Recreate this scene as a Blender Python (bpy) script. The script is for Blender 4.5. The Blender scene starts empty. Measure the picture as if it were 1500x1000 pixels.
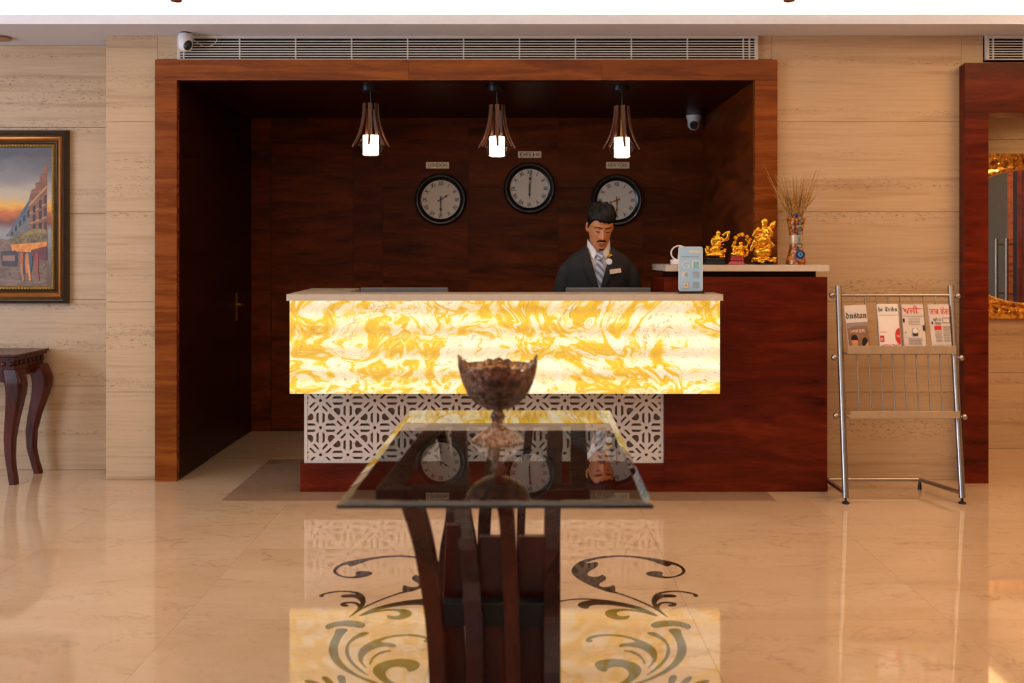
import bpy, bmesh, math, random
from math import sin, cos, pi, sqrt, radians
from mathutils import Vector, Matrix
from mathutils.geometry import tessellate_polygon
random.seed(7)
sc = bpy.context.scene
COL = sc.collection
F = 1458.0          # focal length in pixels of the 1500 px wide frame
H = 1.33            # eye height
def wx(px, Y): return (px-755)*Y/F
def wz(py, Y): return H+(370-py)*Y/F
def W(px, py, Y): return Vector((wx(px, Y), Y, wz(py, Y)))

# ---------------------------------------------------------------- camera, world, lights
cam = bpy.data.cameras.new('camera'); camo = bpy.data.objects.new('camera', cam); COL.objects.link(camo)
camo.location = (0, 0, H); camo.rotation_euler = (pi/2, 0, 0)
cam.sensor_width = 36; cam.lens = F*36/1500; cam.shift_x = -5/1500; cam.shift_y = -130/1500
cam.clip_start = 0.05; cam.clip_end = 60
cam.dof.use_dof = True; cam.dof.focus_distance = 5.7; cam.dof.aperture_fstop = 2.5
sc.camera = camo
wd = bpy.data.worlds.new('world'); sc.world = wd; wd.use_nodes = True
wd.node_tree.nodes['Background'].inputs[0].default_value = (0.55, 0.7, 1, 1)
wd.node_tree.nodes['Background'].inputs[1].default_value = 0.6
sc.view_settings.view_transform = 'Standard'; sc.view_settings.look = 'None'
sc.view_settings.gamma = 1; sc.view_settings.exposure = 0.1; sc.view_settings.use_curve_mapping = False
def area(name, loc, rot, sx, sy, power, col):
    l = bpy.data.lights.new(name, 'AREA'); l.shape = 'RECTANGLE'; l.size = sx; l.size_y = sy
    l.energy = power; l.color = col
    o = bpy.data.objects.new(name, l); o.location = loc; o.rotation_euler = rot; COL.objects.link(o); return o
area('ceiling_fill_light', (0.3, 3.4, 2.97), (0, 0, 0), 6.5, 2.6, 54, (1, .80, .58))  # area lamp added under the tray, simulating many unseen downlights
area('ceiling_fill_light', (0.0, -1.5, 2.97), (0, 0, 0), 5, 4, 50, (1, .86, .70))  # unseen lamp added behind the viewer, also in place of downlights
area('ceiling_fill_light', (3.9, 3.6, 2.96), (0, 0, 0), 2.0, 3.0, 62, (1, .60, .27))  # added warm area lamp that makes the right side more orange
area('window_daylight', (-5.85, 2.0, 1.6), (0, radians(-90), 0), 2.2, 3.4, 180, (.64, .78, 1))
area('window_daylight', (-1.0, -6.85, 1.5), (radians(90), 0, 0), 4.0, 2.4, 14, (.8, .88, 1))
def spot(name, loc, rot, power, col, ang=70, size=.06):
    l = bpy.data.lights.new(name, 'SPOT'); l.energy = power; l.color = col; l.spot_size = radians(ang); l.spot_blend = .9; l.shadow_soft_size = size
    o = bpy.data.objects.new(name, l); o.location = loc; o.rotation_euler = rot; COL.objects.link(o); return o

# ---------------------------------------------------------------- materials
def new_mat(name):
    m = bpy.data.materials.new(name); m.use_nodes = True
    return m, m.node_tree, m.node_tree.nodes['Principled BSDF']
def rgb(r, g, b):   # sRGB 0-255 to linear
    f = lambda c: (c/255/12.92) if c <= 10 else ((c/255+.055)/1.055)**2.4
    return (f(r), f(g), f(b), 1)
def coords(nt, scale=(1, 1, 1), kind='Object', rot=(0, 0, 0)):
    tc = nt.nodes.new('ShaderNodeTexCoord'); mp = nt.nodes.new('ShaderNodeMapping')
    mp.inputs['Scale'].default_value = scale; mp.inputs['Rotation'].default_value = rot
    nt.links.new(tc.outputs[kind], mp.inputs[0]); return mp.outputs[0]
def noise(nt, vec, scale=5, detail=4, rough=.5, dist=0):
    n = nt.nodes.new('ShaderNodeTexNoise'); n.inputs['Scale'].default_value = scale; n.inputs['Detail'].default_value = detail
    n.inputs['Roughness'].default_value = rough; n.inputs['Distortion'].default_value = dist
    nt.links.new(vec, n.inputs['Vector']); return n.outputs['Fac']
def ramp(nt, fac, stops, interp='LINEAR'):
    r = nt.nodes.new('ShaderNodeValToRGB'); r.color_ramp.interpolation = interp
    e = r.color_ramp.elements
    while len(e) < len(stops): e.new(.5)
    for i, (p, c) in enumerate(stops):
        e[i].position = p; e[i].color = c if len(c) == 4 else (*c, 1)
    nt.links.new(fac, r.inputs[0]); return r.outputs[0]
def mix(nt, fac, a, b, mode='MIX'):
    m = nt.nodes.new('ShaderNodeMix'); m.data_type = 'RGBA'; m.blend_type = mode
    for s, v in ((m.inputs[0], fac), (m.inputs[6], a), (m.inputs[7], b)):
        if hasattr(v, 'is_linked') or hasattr(v, 'links'): nt.links.new(v, s)
        else: s.default_value = v
    return m.outputs[2]
def math_(nt, op, a, b=0, c=None):
    m = nt.nodes.new('ShaderNodeMath'); m.operation = op
    for i, v in enumerate((a, b, c)):
        if v is None: continue
        if hasattr(v, 'links'): nt.links.new(v, m.inputs[i])
        else: m.inputs[i].default_value = v
    return m.outputs[0]
def bump(nt, bs, h, strength=.2, dist=.01):
    b = nt.nodes.new('ShaderNodeBump'); b.inputs['Strength'].default_value = strength; b.inputs['Distance'].default_value = dist
    nt.links.new(h, b.inputs['Height']); nt.links.new(b.outputs[0], bs.inputs['Normal'])
def objrand(nt):
    n = nt.nodes.new('ShaderNodeObjectInfo'); return n.outputs['Random']
def plain(name, col, rough=.5, metal=0, spec=.5, tint=.08, nscale=30, emit=None, es=1, coat=0, bmp=0):
    m, nt, bs = new_mat(name)
    n = noise(nt, coords(nt), nscale, 3)
    dark = tuple(c*(1-tint) for c in col[:3])+(1,); lite = tuple(min(1, c*(1+tint)) for c in col[:3])+(1,)
    nt.links.new(ramp(nt, n, [(.3, dark), (.7, lite)]), bs.inputs['Base Color'])
    bs.inputs['Roughness'].default_value = rough; bs.inputs['Metallic'].default_value = metal
    bs.inputs['Specular IOR Level'].default_value = spec; bs.inputs['Coat Weight'].default_value = coat
    if bmp: bump(nt, bs, n, bmp, .003)
    if emit: bs.inputs['Emission Color'].default_value = emit; bs.inputs['Emission Strength'].default_value = es
    return m
def wood(name, dark, mid, light, scale=(.7, 1, 9), rough=.28, rnd=.25, spec=.4, coat=.0):
    m, nt, bs = new_mat(name)
    v = coords(nt, scale)
    a = nt.nodes.new('ShaderNodeVectorMath'); a.operation = 'ADD'; nt.links.new(v, a.inputs[0])
    r = objrand(nt); cmb = nt.nodes.new('ShaderNodeCombineXYZ'); nt.links.new(math_(nt, 'MULTIPLY', r, 13), cmb.inputs[0]); nt.links.new(math_(nt, 'MULTIPLY', r, 7), cmb.inputs[2])
    nt.links.new(cmb.outputs[0], a.inputs[1]); v = a.outputs[0]
    n1 = noise(nt, v, 1.6, 6, .6, 1.2)
    n2 = noise(nt, v, 14, 5, .7, .4)
    c = ramp(nt, n1, [(.28, dark), (.5, mid), (.72, light)])
    c2 = ramp(nt, n2, [(.3, (.55, .55, .55)), (.65, (1, 1, 1))])
    c = mix(nt, .7, c, c2, 'MULTIPLY')
    br = math_(nt, 'MULTIPLY_ADD', r, rnd, 1-rnd/2)
    hv = nt.nodes.new('ShaderNodeHueSaturation'); nt.links.new(br, hv.inputs['Value']); nt.links.new(c, hv.inputs['Color'])
    nt.links.new(hv.outputs[0], bs.inputs['Base Color'])
    nt.links.new(math_(nt, 'MULTIPLY_ADD', n1, .16, rough-.08), bs.inputs['Roughness'])
    bs.inputs['Specular IOR Level'].default_value = spec; bs.inputs['Coat Weight'].default_value = coat
    bump(nt, bs, n2, .05, .002)
    return m
def travertine(name, base, dark, stain):
    m, nt, bs = new_mat(name)
    v = coords(nt, (.30, .30, 8)); r = objrand(nt)
    a = nt.nodes.new('ShaderNodeVectorMath'); a.operation = 'ADD'; nt.links.new(v, a.inputs[0])
    cmb = nt.nodes.new('ShaderNodeCombineXYZ'); nt.links.new(math_(nt, 'MULTIPLY', r, 31), cmb.inputs[0]); nt.links.new(cmb.outputs[0], a.inputs[1]); v = a.outputs[0]
    n1 = noise(nt, v, 2.2, 8, .65, .35)
    c = ramp(nt, n1, [(.3, dark), (.48, base), (.62, base), (.75, stain)])
    n2 = noise(nt, v, 7, 6, .7, .2)
    c = mix(nt, .5, c, ramp(nt, n2, [(.32, (.74, .72, .70)), (.55, (1, 1, 1))]), 'MULTIPLY')
    # pores, clustered in bands
    vp = coords(nt, (9, 9, 40)); p = noise(nt, vp, 5, 3, .6, .4)
    band = ramp(nt, noise(nt, v, 1.5, 3, .5, 0), [(.52, (0, 0, 0)), (.62, (1, 1, 1))])
    pore = mix(nt, 1.0, ramp(nt, p, [(.58, (0, 0, 0)), (.63, (1, 1, 1))]), band, 'MULTIPLY')
    c = mix(nt, math_(nt, 'MULTIPLY', pore, .75), c, (dark[0]*.4, dark[1]*.38, dark[2]*.35, 1))
    hv = nt.nodes.new('ShaderNodeHueSaturation'); nt.links.new(math_(nt, 'MULTIPLY_ADD', r, .08, .96), hv.inputs['Value']); nt.links.new(c, hv.inputs['Color'])
    nt.links.new(hv.outputs[0], bs.inputs['Base Color'])
    bs.inputs['Roughness'].default_value = .38; bs.inputs['Specular IOR Level'].default_value = .35
    bump(nt, bs, pore, -.25, .002)
    return m
def marble(name, base, vein, warm, rough=.045):
    m, nt, bs = new_mat(name)
    v = coords(nt, (.8, 2.0, 1)); r = objrand(nt)
    a = nt.nodes.new('ShaderNodeVectorMath'); a.operation = 'ADD'; nt.links.new(v, a.inputs[0])
    cmb = nt.nodes.new('ShaderNodeCombineXYZ'); nt.links.new(math_(nt, 'MULTIPLY', r, 40), cmb.inputs[0]); nt.links.new(cmb.outputs[0], a.inputs[1]); v = a.outputs[0]
    n1 = noise(nt, v, 1.1, 5, .6, .6)
    c = ramp(nt, n1, [(.3, warm), (.6, base)])
    n2 = noise(nt, v, 2.2, 7, .62, 1.0)
    line = ramp(nt, n2, [(.485, (0, 0, 0)), (.5, (1, 1, 1)), (.512, (0, 0, 0))])
    n3 = noise(nt, v, 1.5, 3, .5, 0)
    mask = ramp(nt, n3, [(.42, (0, 0, 0)), (.6, (1, 1, 1))])
    k = math_(nt, 'MULTIPLY', math_(nt, 'MULTIPLY', line, mask), .42)
    c = mix(nt, k, c, vein)
    n4 = noise(nt, v, 6, 6, .6, .8)
    line2 = ramp(nt, n4, [(.49, (0, 0, 0)), (.5, (1, 1, 1)), (.51, (0, 0, 0))])
    c = mix(nt, math_(nt, 'MULTIPLY', line2, .2), c, vein)
    nt.links.new(c, bs.inputs['Base Color'])
    bs.inputs['Roughness'].default_value = rough; bs.inputs['Specular IOR Level'].default_value = .5
    bs.inputs['Coat Weight'].default_value = .4; bs.inputs['Coat Roughness'].default_value = .03
    return m
def glass(name, col=(1, 1, 1, 1), rough=0, ior=1.5, thin=0):
    m, nt, bs = new_mat(name)
    n = noise(nt, coords(nt), 3, 2)
    nt.links.new(ramp(nt, n, [(0, col), (1, tuple(c*.98 for c in col[:3])+(1,))]), bs.inputs['Base Color'])
    bs.inputs['Transmission Weight'].default_value = 1; bs.inputs['Roughness'].default_value = rough; bs.inputs['IOR'].default_value = ior
    return m

M = {}
M['trav'] = travertine('travertine', rgb(200, 168, 132), rgb(176, 142, 106), rgb(208, 180, 146))
M['marble'] = marble('cream_marble', rgb(206, 175, 142), rgb(116, 72, 42), rgb(196, 162, 126))
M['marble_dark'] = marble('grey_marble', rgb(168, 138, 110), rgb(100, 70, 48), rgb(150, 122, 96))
M['inlay'] = marble('brown_inlay_marble', rgb(52, 36, 22), rgb(34, 22, 14), rgb(70, 50, 32), .07)
M['wood_frame'] = wood('walnut_portal', rgb(104, 46, 8), rgb(142, 70, 16), rgb(168, 90, 26), spec=.22)
M['wood_dark'] = wood('shaded_walnut_panel', rgb(60, 25, 8), rgb(98, 42, 12), rgb(128, 54, 15), (.9, 1, 5), .4, spec=.10)  # portal walnut darkened: shade of the recess put into the colour
M['wood_black'] = wood('shaded_walnut_door', rgb(34, 12, 5), rgb(48, 18, 8), rgb(62, 25, 10), (1, 1, 7), .35, spec=.12)  # darkest copy of the portal walnut, recess shade painted into it
M['wood_red'] = wood('mahogany', rgb(62, 13, 3), rgb(96, 25, 6), rgb(124, 42, 12), (.9, 1, 6), .3, spec=.2)
M['wood_table'] = wood('table_mahogany', rgb(42, 11, 5), rgb(68, 20, 8), rgb(96, 32, 11), (6, 6, .8), .28, spec=.3)
M['wood_stave'] = wood('stave_wood', rgb(70, 38, 24), rgb(100, 58, 36), rgb(124, 76, 48), (6, 6, 1), .4)
M['white'] = plain('white_plaster', rgb(214, 208, 206), .8, tint=.02)
M['ceil'] = plain('ceiling_paint', rgb(212, 214, 224), .8, tint=.02)
M['riser'] = plain('cove_paint', rgb(240, 234, 228), .8, tint=.02)
M['grille'] = plain('grille_white_metal', rgb(205, 198, 188), .45, tint=.04)
M['black'] = plain('black', rgb(14, 13, 14), .5)
M['void'] = plain('duct_black', rgb(6, 5, 6), .9, spec=.05)
M['blackp'] = plain('black_plastic', rgb(22, 22, 24), .35)
M['clockrim'] = plain('black_clock_rim', rgb(15, 14, 15), .3, coat=.3)
M['dial'] = plain('clock_dial', rgb(224, 206, 186), .6, tint=.05, nscale=12)
M['hand'] = plain('hand_black', rgb(26, 20, 18), .4)
M['handgold'] = plain('hand_bronze', rgb(120, 80, 30), .35, metal=.7)
M['brass'] = plain('brass', rgb(190, 140, 60), .28, metal=1)
M['plate'] = plain('brushed_plate', rgb(226, 200, 166), .35, metal=.25)
M['steel'] = plain('steel', rgb(168, 160, 154), .27, metal=1)
M['shelfmetal'] = plain('champagne_shelf', rgb(196, 172, 142), .4, metal=.5)
M['slab'] = plain('cream_stone_slab', rgb(206, 188, 166), .25, tint=.06)
M['lattice'] = plain('lattice_paint', rgb(222, 208, 196), .5, tint=.03)
M['lattice_back'] = plain('lattice_backing', rgb(140, 118, 104), .7)
M['pwhite'] = plain('white_plastic', rgb(226, 224, 226), .35, tint=.02)
M['skin'] = plain('skin', rgb(202, 128, 82), .48, tint=.06)
M['lip'] = plain('lip', rgb(140, 72, 56), .5)
M['eyew'] = plain('eye_white', rgb(190, 176, 168), .3)
M['hair'] = plain('hair_black', rgb(14, 10, 8), .55, nscale=80, tint=.3, spec=.2)
M['jacket'] = plain('charcoal_suit', rgb(33, 28, 27), .85, nscale=300, tint=.15)
M['shirt'] = plain('white_shirt', rgb(226, 218, 220), .8, tint=.02)
M['trouser'] = plain('black_trousers', rgb(26, 24, 26), .85)
M['leather'] = plain('black_leather', rgb(16, 14, 14), .3)
M['red'] = plain('red_lacquer', rgb(150, 12, 30), .15, coat=.5)
M['grey'] = plain('monitor_grey', rgb(100, 98, 96), .5)
M['petal'] = plain('dried_petals', rgb(110, 24, 22), .8, nscale=60, tint=.5)
M['straw'] = plain('wheat_straw', rgb(170, 124, 62), .7, nscale=60, tint=.3)
M['blue'] = plain('blue_glass', rgb(24, 40, 110), .2)
M['teal'] = plain('teal_bead', rgb(90, 160, 150), .25)
M['bluegrey'] = plain('blue_grey_bead', rgb(90, 110, 130), .3)
M['paper'] = plain('newsprint', rgb(214, 196, 182), .8, tint=.03)
M['paper_w'] = plain('newsprint_white', rgb(232, 216, 204), .8, tint=.03)
M['ink'] = plain('ink_black', rgb(34, 30, 34), .8)
M['inkgrey'] = plain('ink_grey', rgb(140, 126, 122), .8)
M['inkred'] = plain('ink_red', rgb(205, 40, 34), .8)
M['photo_brown'] = plain('photo_brown', rgb(138, 96, 66), .8, nscale=40, tint=.2)
M['glass'] = glass('clear_glass')
M['tableglass'] = glass('table_glass', (.70, .76, .76, 1))
M['mirror'] = plain('mirror', rgb(235, 235, 230), .01, metal=1, tint=.005)
M['greyglass'] = plain('grey_door_glass', rgb(70, 64, 50), .3)
M['led'] = plain('led_strip', rgb(255, 240, 225), emit=(1, .86, .70, 1), es=36)
M['lamp'] = plain('lit_lamp_shade', rgb(255, 240, 220), emit=(1, .82, .58, 1), es=11)
M['downlight'] = plain('downlight_trim', rgb(150, 110, 84), .4)
M['bronze'] = plain('sprinkler_bronze', rgb(120, 70, 50), .3, metal=.6)

def gold_mat():
    m, nt, bs = new_mat('polished_gold')
    n = noise(nt, coords(nt), 120, 3, .6)
    nt.links.new(ramp(nt, n, [(.3, rgb(205, 135, 22)), (.7, rgb(255, 200, 70))]), bs.inputs['Base Color'])
    bs.inputs['Metallic'].default_value = .95; bs.inputs['Roughness'].default_value = .24
    bump(nt, bs, noise(nt, coords(nt), 70, 2), .35, .005)
    return m
M['gold'] = gold_mat()
def oldgold_mat():
    m, nt, bs = new_mat('antique_gold_leaf')
    n = noise(nt, coords(nt), 26, 4, .6, 1)
    nt.links.new(ramp(nt, n, [(.34, rgb(130, 74, 20)), (.5, rgb(222, 156, 60)), (.66, rgb(250, 206, 120))]), bs.inputs['Base Color'])
    bs.inputs['Metallic'].default_value = .85; bs.inputs['Roughness'].default_value = .3
    return m
M['oldgold'] = oldgold_mat()
def onyx_mat():
    m, nt, bs = new_mat('backlit_onyx')
    v = coords(nt, (1, 1, 1.25))
    w = nt.nodes.new('ShaderNodeTexNoise'); w.inputs['Scale'].default_value = 2.3; w.inputs['Detail'].default_value = 3; w.inputs['Distortion'].default_value = .6
    nt.links.new(v, w.inputs['Vector'])
    s = nt.nodes.new('ShaderNodeVectorMath'); s.operation = 'MULTIPLY_ADD'
    nt.links.new(w.outputs['Color'], s.inputs[0]); s.inputs[1].default_value = (1.1, 1.1, 1.1); nt.links.new(v, s.inputs[2])
    a = noise(nt, s.outputs[0], 3.6, 4, .5, 1.8)
    b = noise(nt, s.outputs[0], 6.5, 3, .5, 2.2)
    cream = (1, .88, .62, 1); yel = (.94, .56, .010, 1); gold_ = (.80, .39, .004, 1); amber = (.42, .12, .004, 1)
    c = ramp(nt, a, [(.39, cream), (.485, (1, .82, .44, 1)), (.54, yel), (.60, gold_), (.64, yel), (.70, cream)])
    l1 = ramp(nt, b, [(.482, (0, 0, 0)), (.5, (1, 1, 1)), (.513, (0, 0, 0))])
    c = mix(nt, math_(nt, 'MULTIPLY', l1, .8), c, gold_)
    l2 = ramp(nt, noise(nt, s.outputs[0], 3.4, 4, .5, 2.4), [(.490, (0, 0, 0)), (.5, (1, 1, 1)), (.510, (0, 0, 0))])
    c = mix(nt, math_(nt, 'MULTIPLY', l2, .8), c, amber)
    # rows of LED strips behind the stone
    tc = nt.nodes.new('ShaderNodeTexCoord'); sp = nt.nodes.new('ShaderNodeSeparateXYZ'); nt.links.new(tc.outputs['Object'], sp.inputs[0])
    wv = math_(nt, 'SINE', math_(nt, 'MULTIPLY', sp.outputs[2], 2*pi/.118))
    st = math_(nt, 'MULTIPLY_ADD', wv, .17, .88)
    nt.links.new(c, bs.inputs['Emission Color']); nt.links.new(st, bs.inputs['Emission Strength'])
    bs.inputs['Base Color'].default_value = (.3, .22, .1, 1); bs.inputs['Roughness'].default_value = .25
    return m
M['onyx'] = onyx_mat()
def cutglass_mat():
    m, nt, bs = new_mat('amber_cut_glass')
    n = noise(nt, coords(nt), 40, 3, .6, .5)
    nt.links.new(ramp(nt, n, [(.35, rgb(110, 72, 56)), (.5, rgb(170, 126, 100)), (.68, rgb(226, 200, 178))]), bs.inputs['Base Color'])
    bs.inputs['Transmission Weight'].default_value = .9; bs.inputs['IOR'].default_value = 1.45
    bs.inputs['Roughness'].default_value = .06
    vo = nt.nodes.new('ShaderNodeTexVoronoi'); vo.inputs['Scale'].default_value = 70; nt.links.new(coords(nt), vo.inputs['Vector'])
    bump(nt, bs, vo.outputs['Distance'], .8, .006)
    return m
M['cutglass'] = cutglass_mat()
def hair_mat():
    m, nt, bs = new_mat('swept_black_hair')
    n = noise(nt, coords(nt, (1, .25, 1.6), rot=(.3, .5, 0)), 60, 4, .6, .6)
    nt.links.new(ramp(nt, n, [(.42, rgb(12, 9, 8)), (.68, rgb(30, 22, 18))]), bs.inputs['Base Color'])
    bs.inputs['Roughness'].default_value = .5; bs.inputs['Specular IOR Level'].default_value = .25
    bump(nt, bs, n, .6, .004); return m
M['hair'] = hair_mat()
def tie_mat():
    m, nt, bs = new_mat('striped_tie')
    w = nt.nodes.new('ShaderNodeTexWave'); w.wave_type = 'BANDS'; w.bands_direction = 'DIAGONAL'; w.inputs['Scale'].default_value = 14
    nt.links.new(coords(nt), w.inputs['Vector'])
    nt.links.new(ramp(nt, w.outputs['Fac'], [(.4, rgb(118, 126, 144)), (.6, rgb(186, 192, 206))]), bs.inputs['Base Color'])
    bs.inputs['Roughness'].default_value = .5; return m
M['tie'] = tie_mat()
def mosaic_mat():
    m, nt, bs = new_mat('amber_mosaic')
    vo = nt.nodes.new('ShaderNodeTexVoronoi'); vo.inputs['Scale'].default_value = 60; nt.links.new(coords(nt), vo.inputs['Vector'])
    c = ramp(nt, vo.outputs['Distance'], [(.1, rgb(216, 150, 60)), (.45, rgb(160, 84, 22)), (.7, rgb(90, 44, 18))])
    nt.links.new(c, bs.inputs['Base Color']); bs.inputs['Roughness'].default_value = .2; bs.inputs['Coat Weight'].default_value = .5
    bump(nt, bs, vo.outputs['Distance'], .5, .003); return m
M['mosaic'] = mosaic_mat()
def sky_painting():
    m, nt, bs = new_mat('painted_sky')
    tc = nt.nodes.new('ShaderNodeTexCoord'); sp = nt.nodes.new('ShaderNodeSeparateXYZ'); nt.links.new(tc.outputs['Object'], sp.inputs[0])
    n = noise(nt, coords(nt, (4, 1, 9)), 1.2, 4, .6, .5)
    z = math_(nt, 'MULTIPLY_ADD', n, .16, sp.outputs[2])
    z = math_(nt, 'MULTIPLY_ADD', z, 1/1.0, -.06)
    c = ramp(nt, z, [(.02, rgb(86, 62, 46)), (.25, rgb(116, 84, 62)), (.36, rgb(132, 122, 116)), (.46, rgb(150, 146, 140)), (.53, rgb(120, 62, 42)), (.58, rgb(206, 108, 28)), (.62, rgb(232, 172, 60)), (.68, rgb(190, 172, 142)), (.78, rgb(140, 130, 126)), (.92, rgb(84, 80, 84))])
    nt.links.new(c, bs.inputs['Base Color']); bs.inputs['Roughness'].default_value = .5; return m
M['psky'] = sky_painting()
def paint(name, a, b, sc_=(8, 8, 20)):
    m, nt, bs = new_mat(name)
    n = noise(nt, coords(nt, sc_), 2, 4, .6, 1)
    nt.links.new(ramp(nt, n, [(.35, a), (.65, b)]), bs.inputs['Base Color']); bs.inputs['Roughness'].default_value = .5; return m

# ---------------------------------------------------------------- mesh helpers
class MB:
    def __init__(s): s.v = []; s.f = []
    def add(s, vs, fs):
        o = len(s.v); s.v += [tuple(v) for v in vs]; s.f += [tuple(i+o for i in f) for f in fs]; return s
    def box(s, x0, x1, y0, y1, z0, z1):
        vs = [(x, y, z) for x in (x0, x1) for y in (y0, y1) for z in (z0, z1)]
        return s.add(vs, [(0, 1, 3, 2), (4, 6, 7, 5), (0, 4, 5, 1), (2, 3, 7, 6), (0, 2, 6, 4), (1, 5, 7, 3)])
    def hexa(s, p):  # 4 bottom, 4 top points
        return s.add(p, [(3, 2, 1, 0), (4, 5, 6, 7), (0, 1, 5, 4), (1, 2, 6, 5), (2, 3, 7, 6), (3, 0, 4, 7)])
    def rings(s, rs, cap=True, closed=True):
        n = len(rs[0]); o = len(s.v)
        vs = [p for r in rs for p in r]; fs = []
        for i in range(len(rs)-1):
            for j in range(n if closed else n-1):
                k = (j+1) % n; fs.append((i*n+j, i*n+k, (i+1)*n+k, (i+1)*n+j))
        if cap: fs.append(tuple(range(n-1, -1, -1))); fs.append(tuple((len(rs)-1)*n+j for j in range(n)))
        return s.add(vs, fs)
    def tube(s, pts, rad, n=12, cap=True, flat=1.0, up=None):
        pts = [Vector(p) for p in pts]; rs = []
        if not hasattr(rad, '__len__'): rad = [rad]*len(pts)
        prev = None
        for i, p in enumerate(pts):
            d = (pts[min(i+1, len(pts)-1)]-pts[max(i-1, 0)]).normalized()
            if prev is None:
                a = Vector(up) if up else (Vector((0, 0, 1)) if abs(d.z) < .9 else Vector((1, 0, 0)))
            else: a = prev
            u = (a-d*a.dot(d)).normalized(); prev = u; w = d.cross(u)
            rs.append([p+(u*cos(2*pi*j/n)*rad[i]*flat+w*sin(2*pi*j/n)*rad[i]) for j in range(n)])
        return s.rings(rs, cap)
    def lathe(s, prof, c=(0, 0, 0), n=32, axis='z', cap=True, mod=None):
        rs = []
        for r, h in prof:
            ring = []
            for j in range(n):
                t = 2*pi*j/n; rr = max(r, 1e-5)*(mod(t, h) if mod else 1)
                if axis == 'z': ring.append((c[0]+rr*cos(t), c[1]+rr*sin(t), c[2]+h))
                elif axis == 'y': ring.append((c[0]+rr*cos(t), c[1]-h, c[2]+rr*sin(t)))
                else: ring.append((c[0]+h, c[1]+rr*cos(t), c[2]+rr*sin(t)))
            rs.append(ring)
        return s.rings(rs, cap)
    def ell(s, c, r, n=14, m=10, rot=None):
        rs = []
        for i in range(m+1):
            ph = pi*i/m; ring = []
            for j in range(n):
                t = 2*pi*j/n
                p = Vector((r[0]*max(sin(ph), 1e-3)*cos(t), r[1]*max(sin(ph), 1e-3)*sin(t), r[2]*-cos(ph)))
                if rot: p = rot @ p
                ring.append(p+Vector(c))
            rs.append(ring)
        return s.rings(rs)
    def prism(s, poly, off):  # planar polygon (3d points) extruded by vector
        off = Vector(off); n = len(poly); P = [Vector(p) for p in poly]
        tri = tessellate_polygon([P])
        s.add(P, [tuple(t) for t in tri])
        s.add([p+off for p in P], [tuple(reversed(t)) for t in tri])
        return s.add(P+[p+off for p in P], [(i, (i+1) % n, (i+1) % n+n, i+n) for i in range(n)])
    def build(s, name, mat, parent=None, smooth=False, bev=0, origin=None, kind=None, weld=False):
        off = Vector((0, 0, 0))
        if parent is not None: off = world_loc(parent)
        elif origin is not None: off = Vector(origin)
        me = bpy.data.meshes.new(name)
        me.from_pydata([(v[0]-off.x, v[1]-off.y, v[2]-off.z) for v in s.v], [], s.f)
        bm = bmesh.new(); bm.from_mesh(me)
        if weld: bmesh.ops.remove_doubles(bm, verts=bm.verts, dist=1e-5)
        bmesh.ops.recalc_face_normals(bm, faces=bm.faces)
        bm.to_mesh(me); bm.free()
        me.materials.append(M[mat] if isinstance(mat, str) else mat)
        if smooth:
            me.polygons.foreach_set('use_smooth', [True]*len(me.polygons))
            try: me.set_sharp_from_angle(angle=radians(42))
            except Exception: pass
        o = bpy.data.objects.new(name, me); COL.objects.link(o)
        if parent is not None: o.parent = parent
        elif origin is not None: o.location = origin
        if bev:
            b = o.modifiers.new('bevel', 'BEVEL'); b.width = bev; b.segments = 2; b.limit_method = 'ANGLE'
        if kind: o['kind'] = kind
        return o
def world_loc(o):
    l = Vector(o.location)
    while o.parent: o = o.parent; l += Vector(o.location)
    return l
def thing(name, label, cat, loc, group=None):
    o = bpy.data.objects.new(name, None); COL.objects.link(o); o.location = loc; o.empty_display_size = .05
    o['label'] = label; o['category'] = cat
    if group: o['group'] = group
    return o
def tag(o, label, cat, group=None):
    o['label'] = label; o['category'] = cat
    if group: o['group'] = group
    return o
def struct(name, mb, mat, **k):
    o = mb.build(name, mat, **k); o['kind'] = 'structure'; return o
def fuse(mb, voxel, smooth_it=0):
    """voxel-remesh a set of overlapping solids into one continuous skin, returned as MB"""
    me = bpy.data.meshes.new('tmp'); me.from_pydata(mb.v, [], mb.f)
    bm = bmesh.new(); bm.from_mesh(me); bmesh.ops.recalc_face_normals(bm, faces=bm.faces); bm.to_mesh(me); bm.free()
    o = bpy.data.objects.new('tmp', me); COL.objects.link(o)
    r = o.modifiers.new('r', 'REMESH'); r.mode = 'VOXEL'; r.voxel_size = voxel
    if smooth_it: q = o.modifiers.new('s', 'SMOOTH'); q.iterations = smooth_it; q.factor = .5
    dg = bpy.context.evaluated_depsgraph_get(); dg.update()
    e = o.evaluated_get(dg); m2 = bpy.data.meshes.new_from_object(e)
    out = MB(); out.v = [tuple(v.co) for v in m2.vertices]; out.f = [tuple(p.vertices) for p in m2.polygons]
    bpy.data.objects.remove(o); bpy.data.meshes.remove(me); bpy.data.meshes.remove(m2)
    return out
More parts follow.
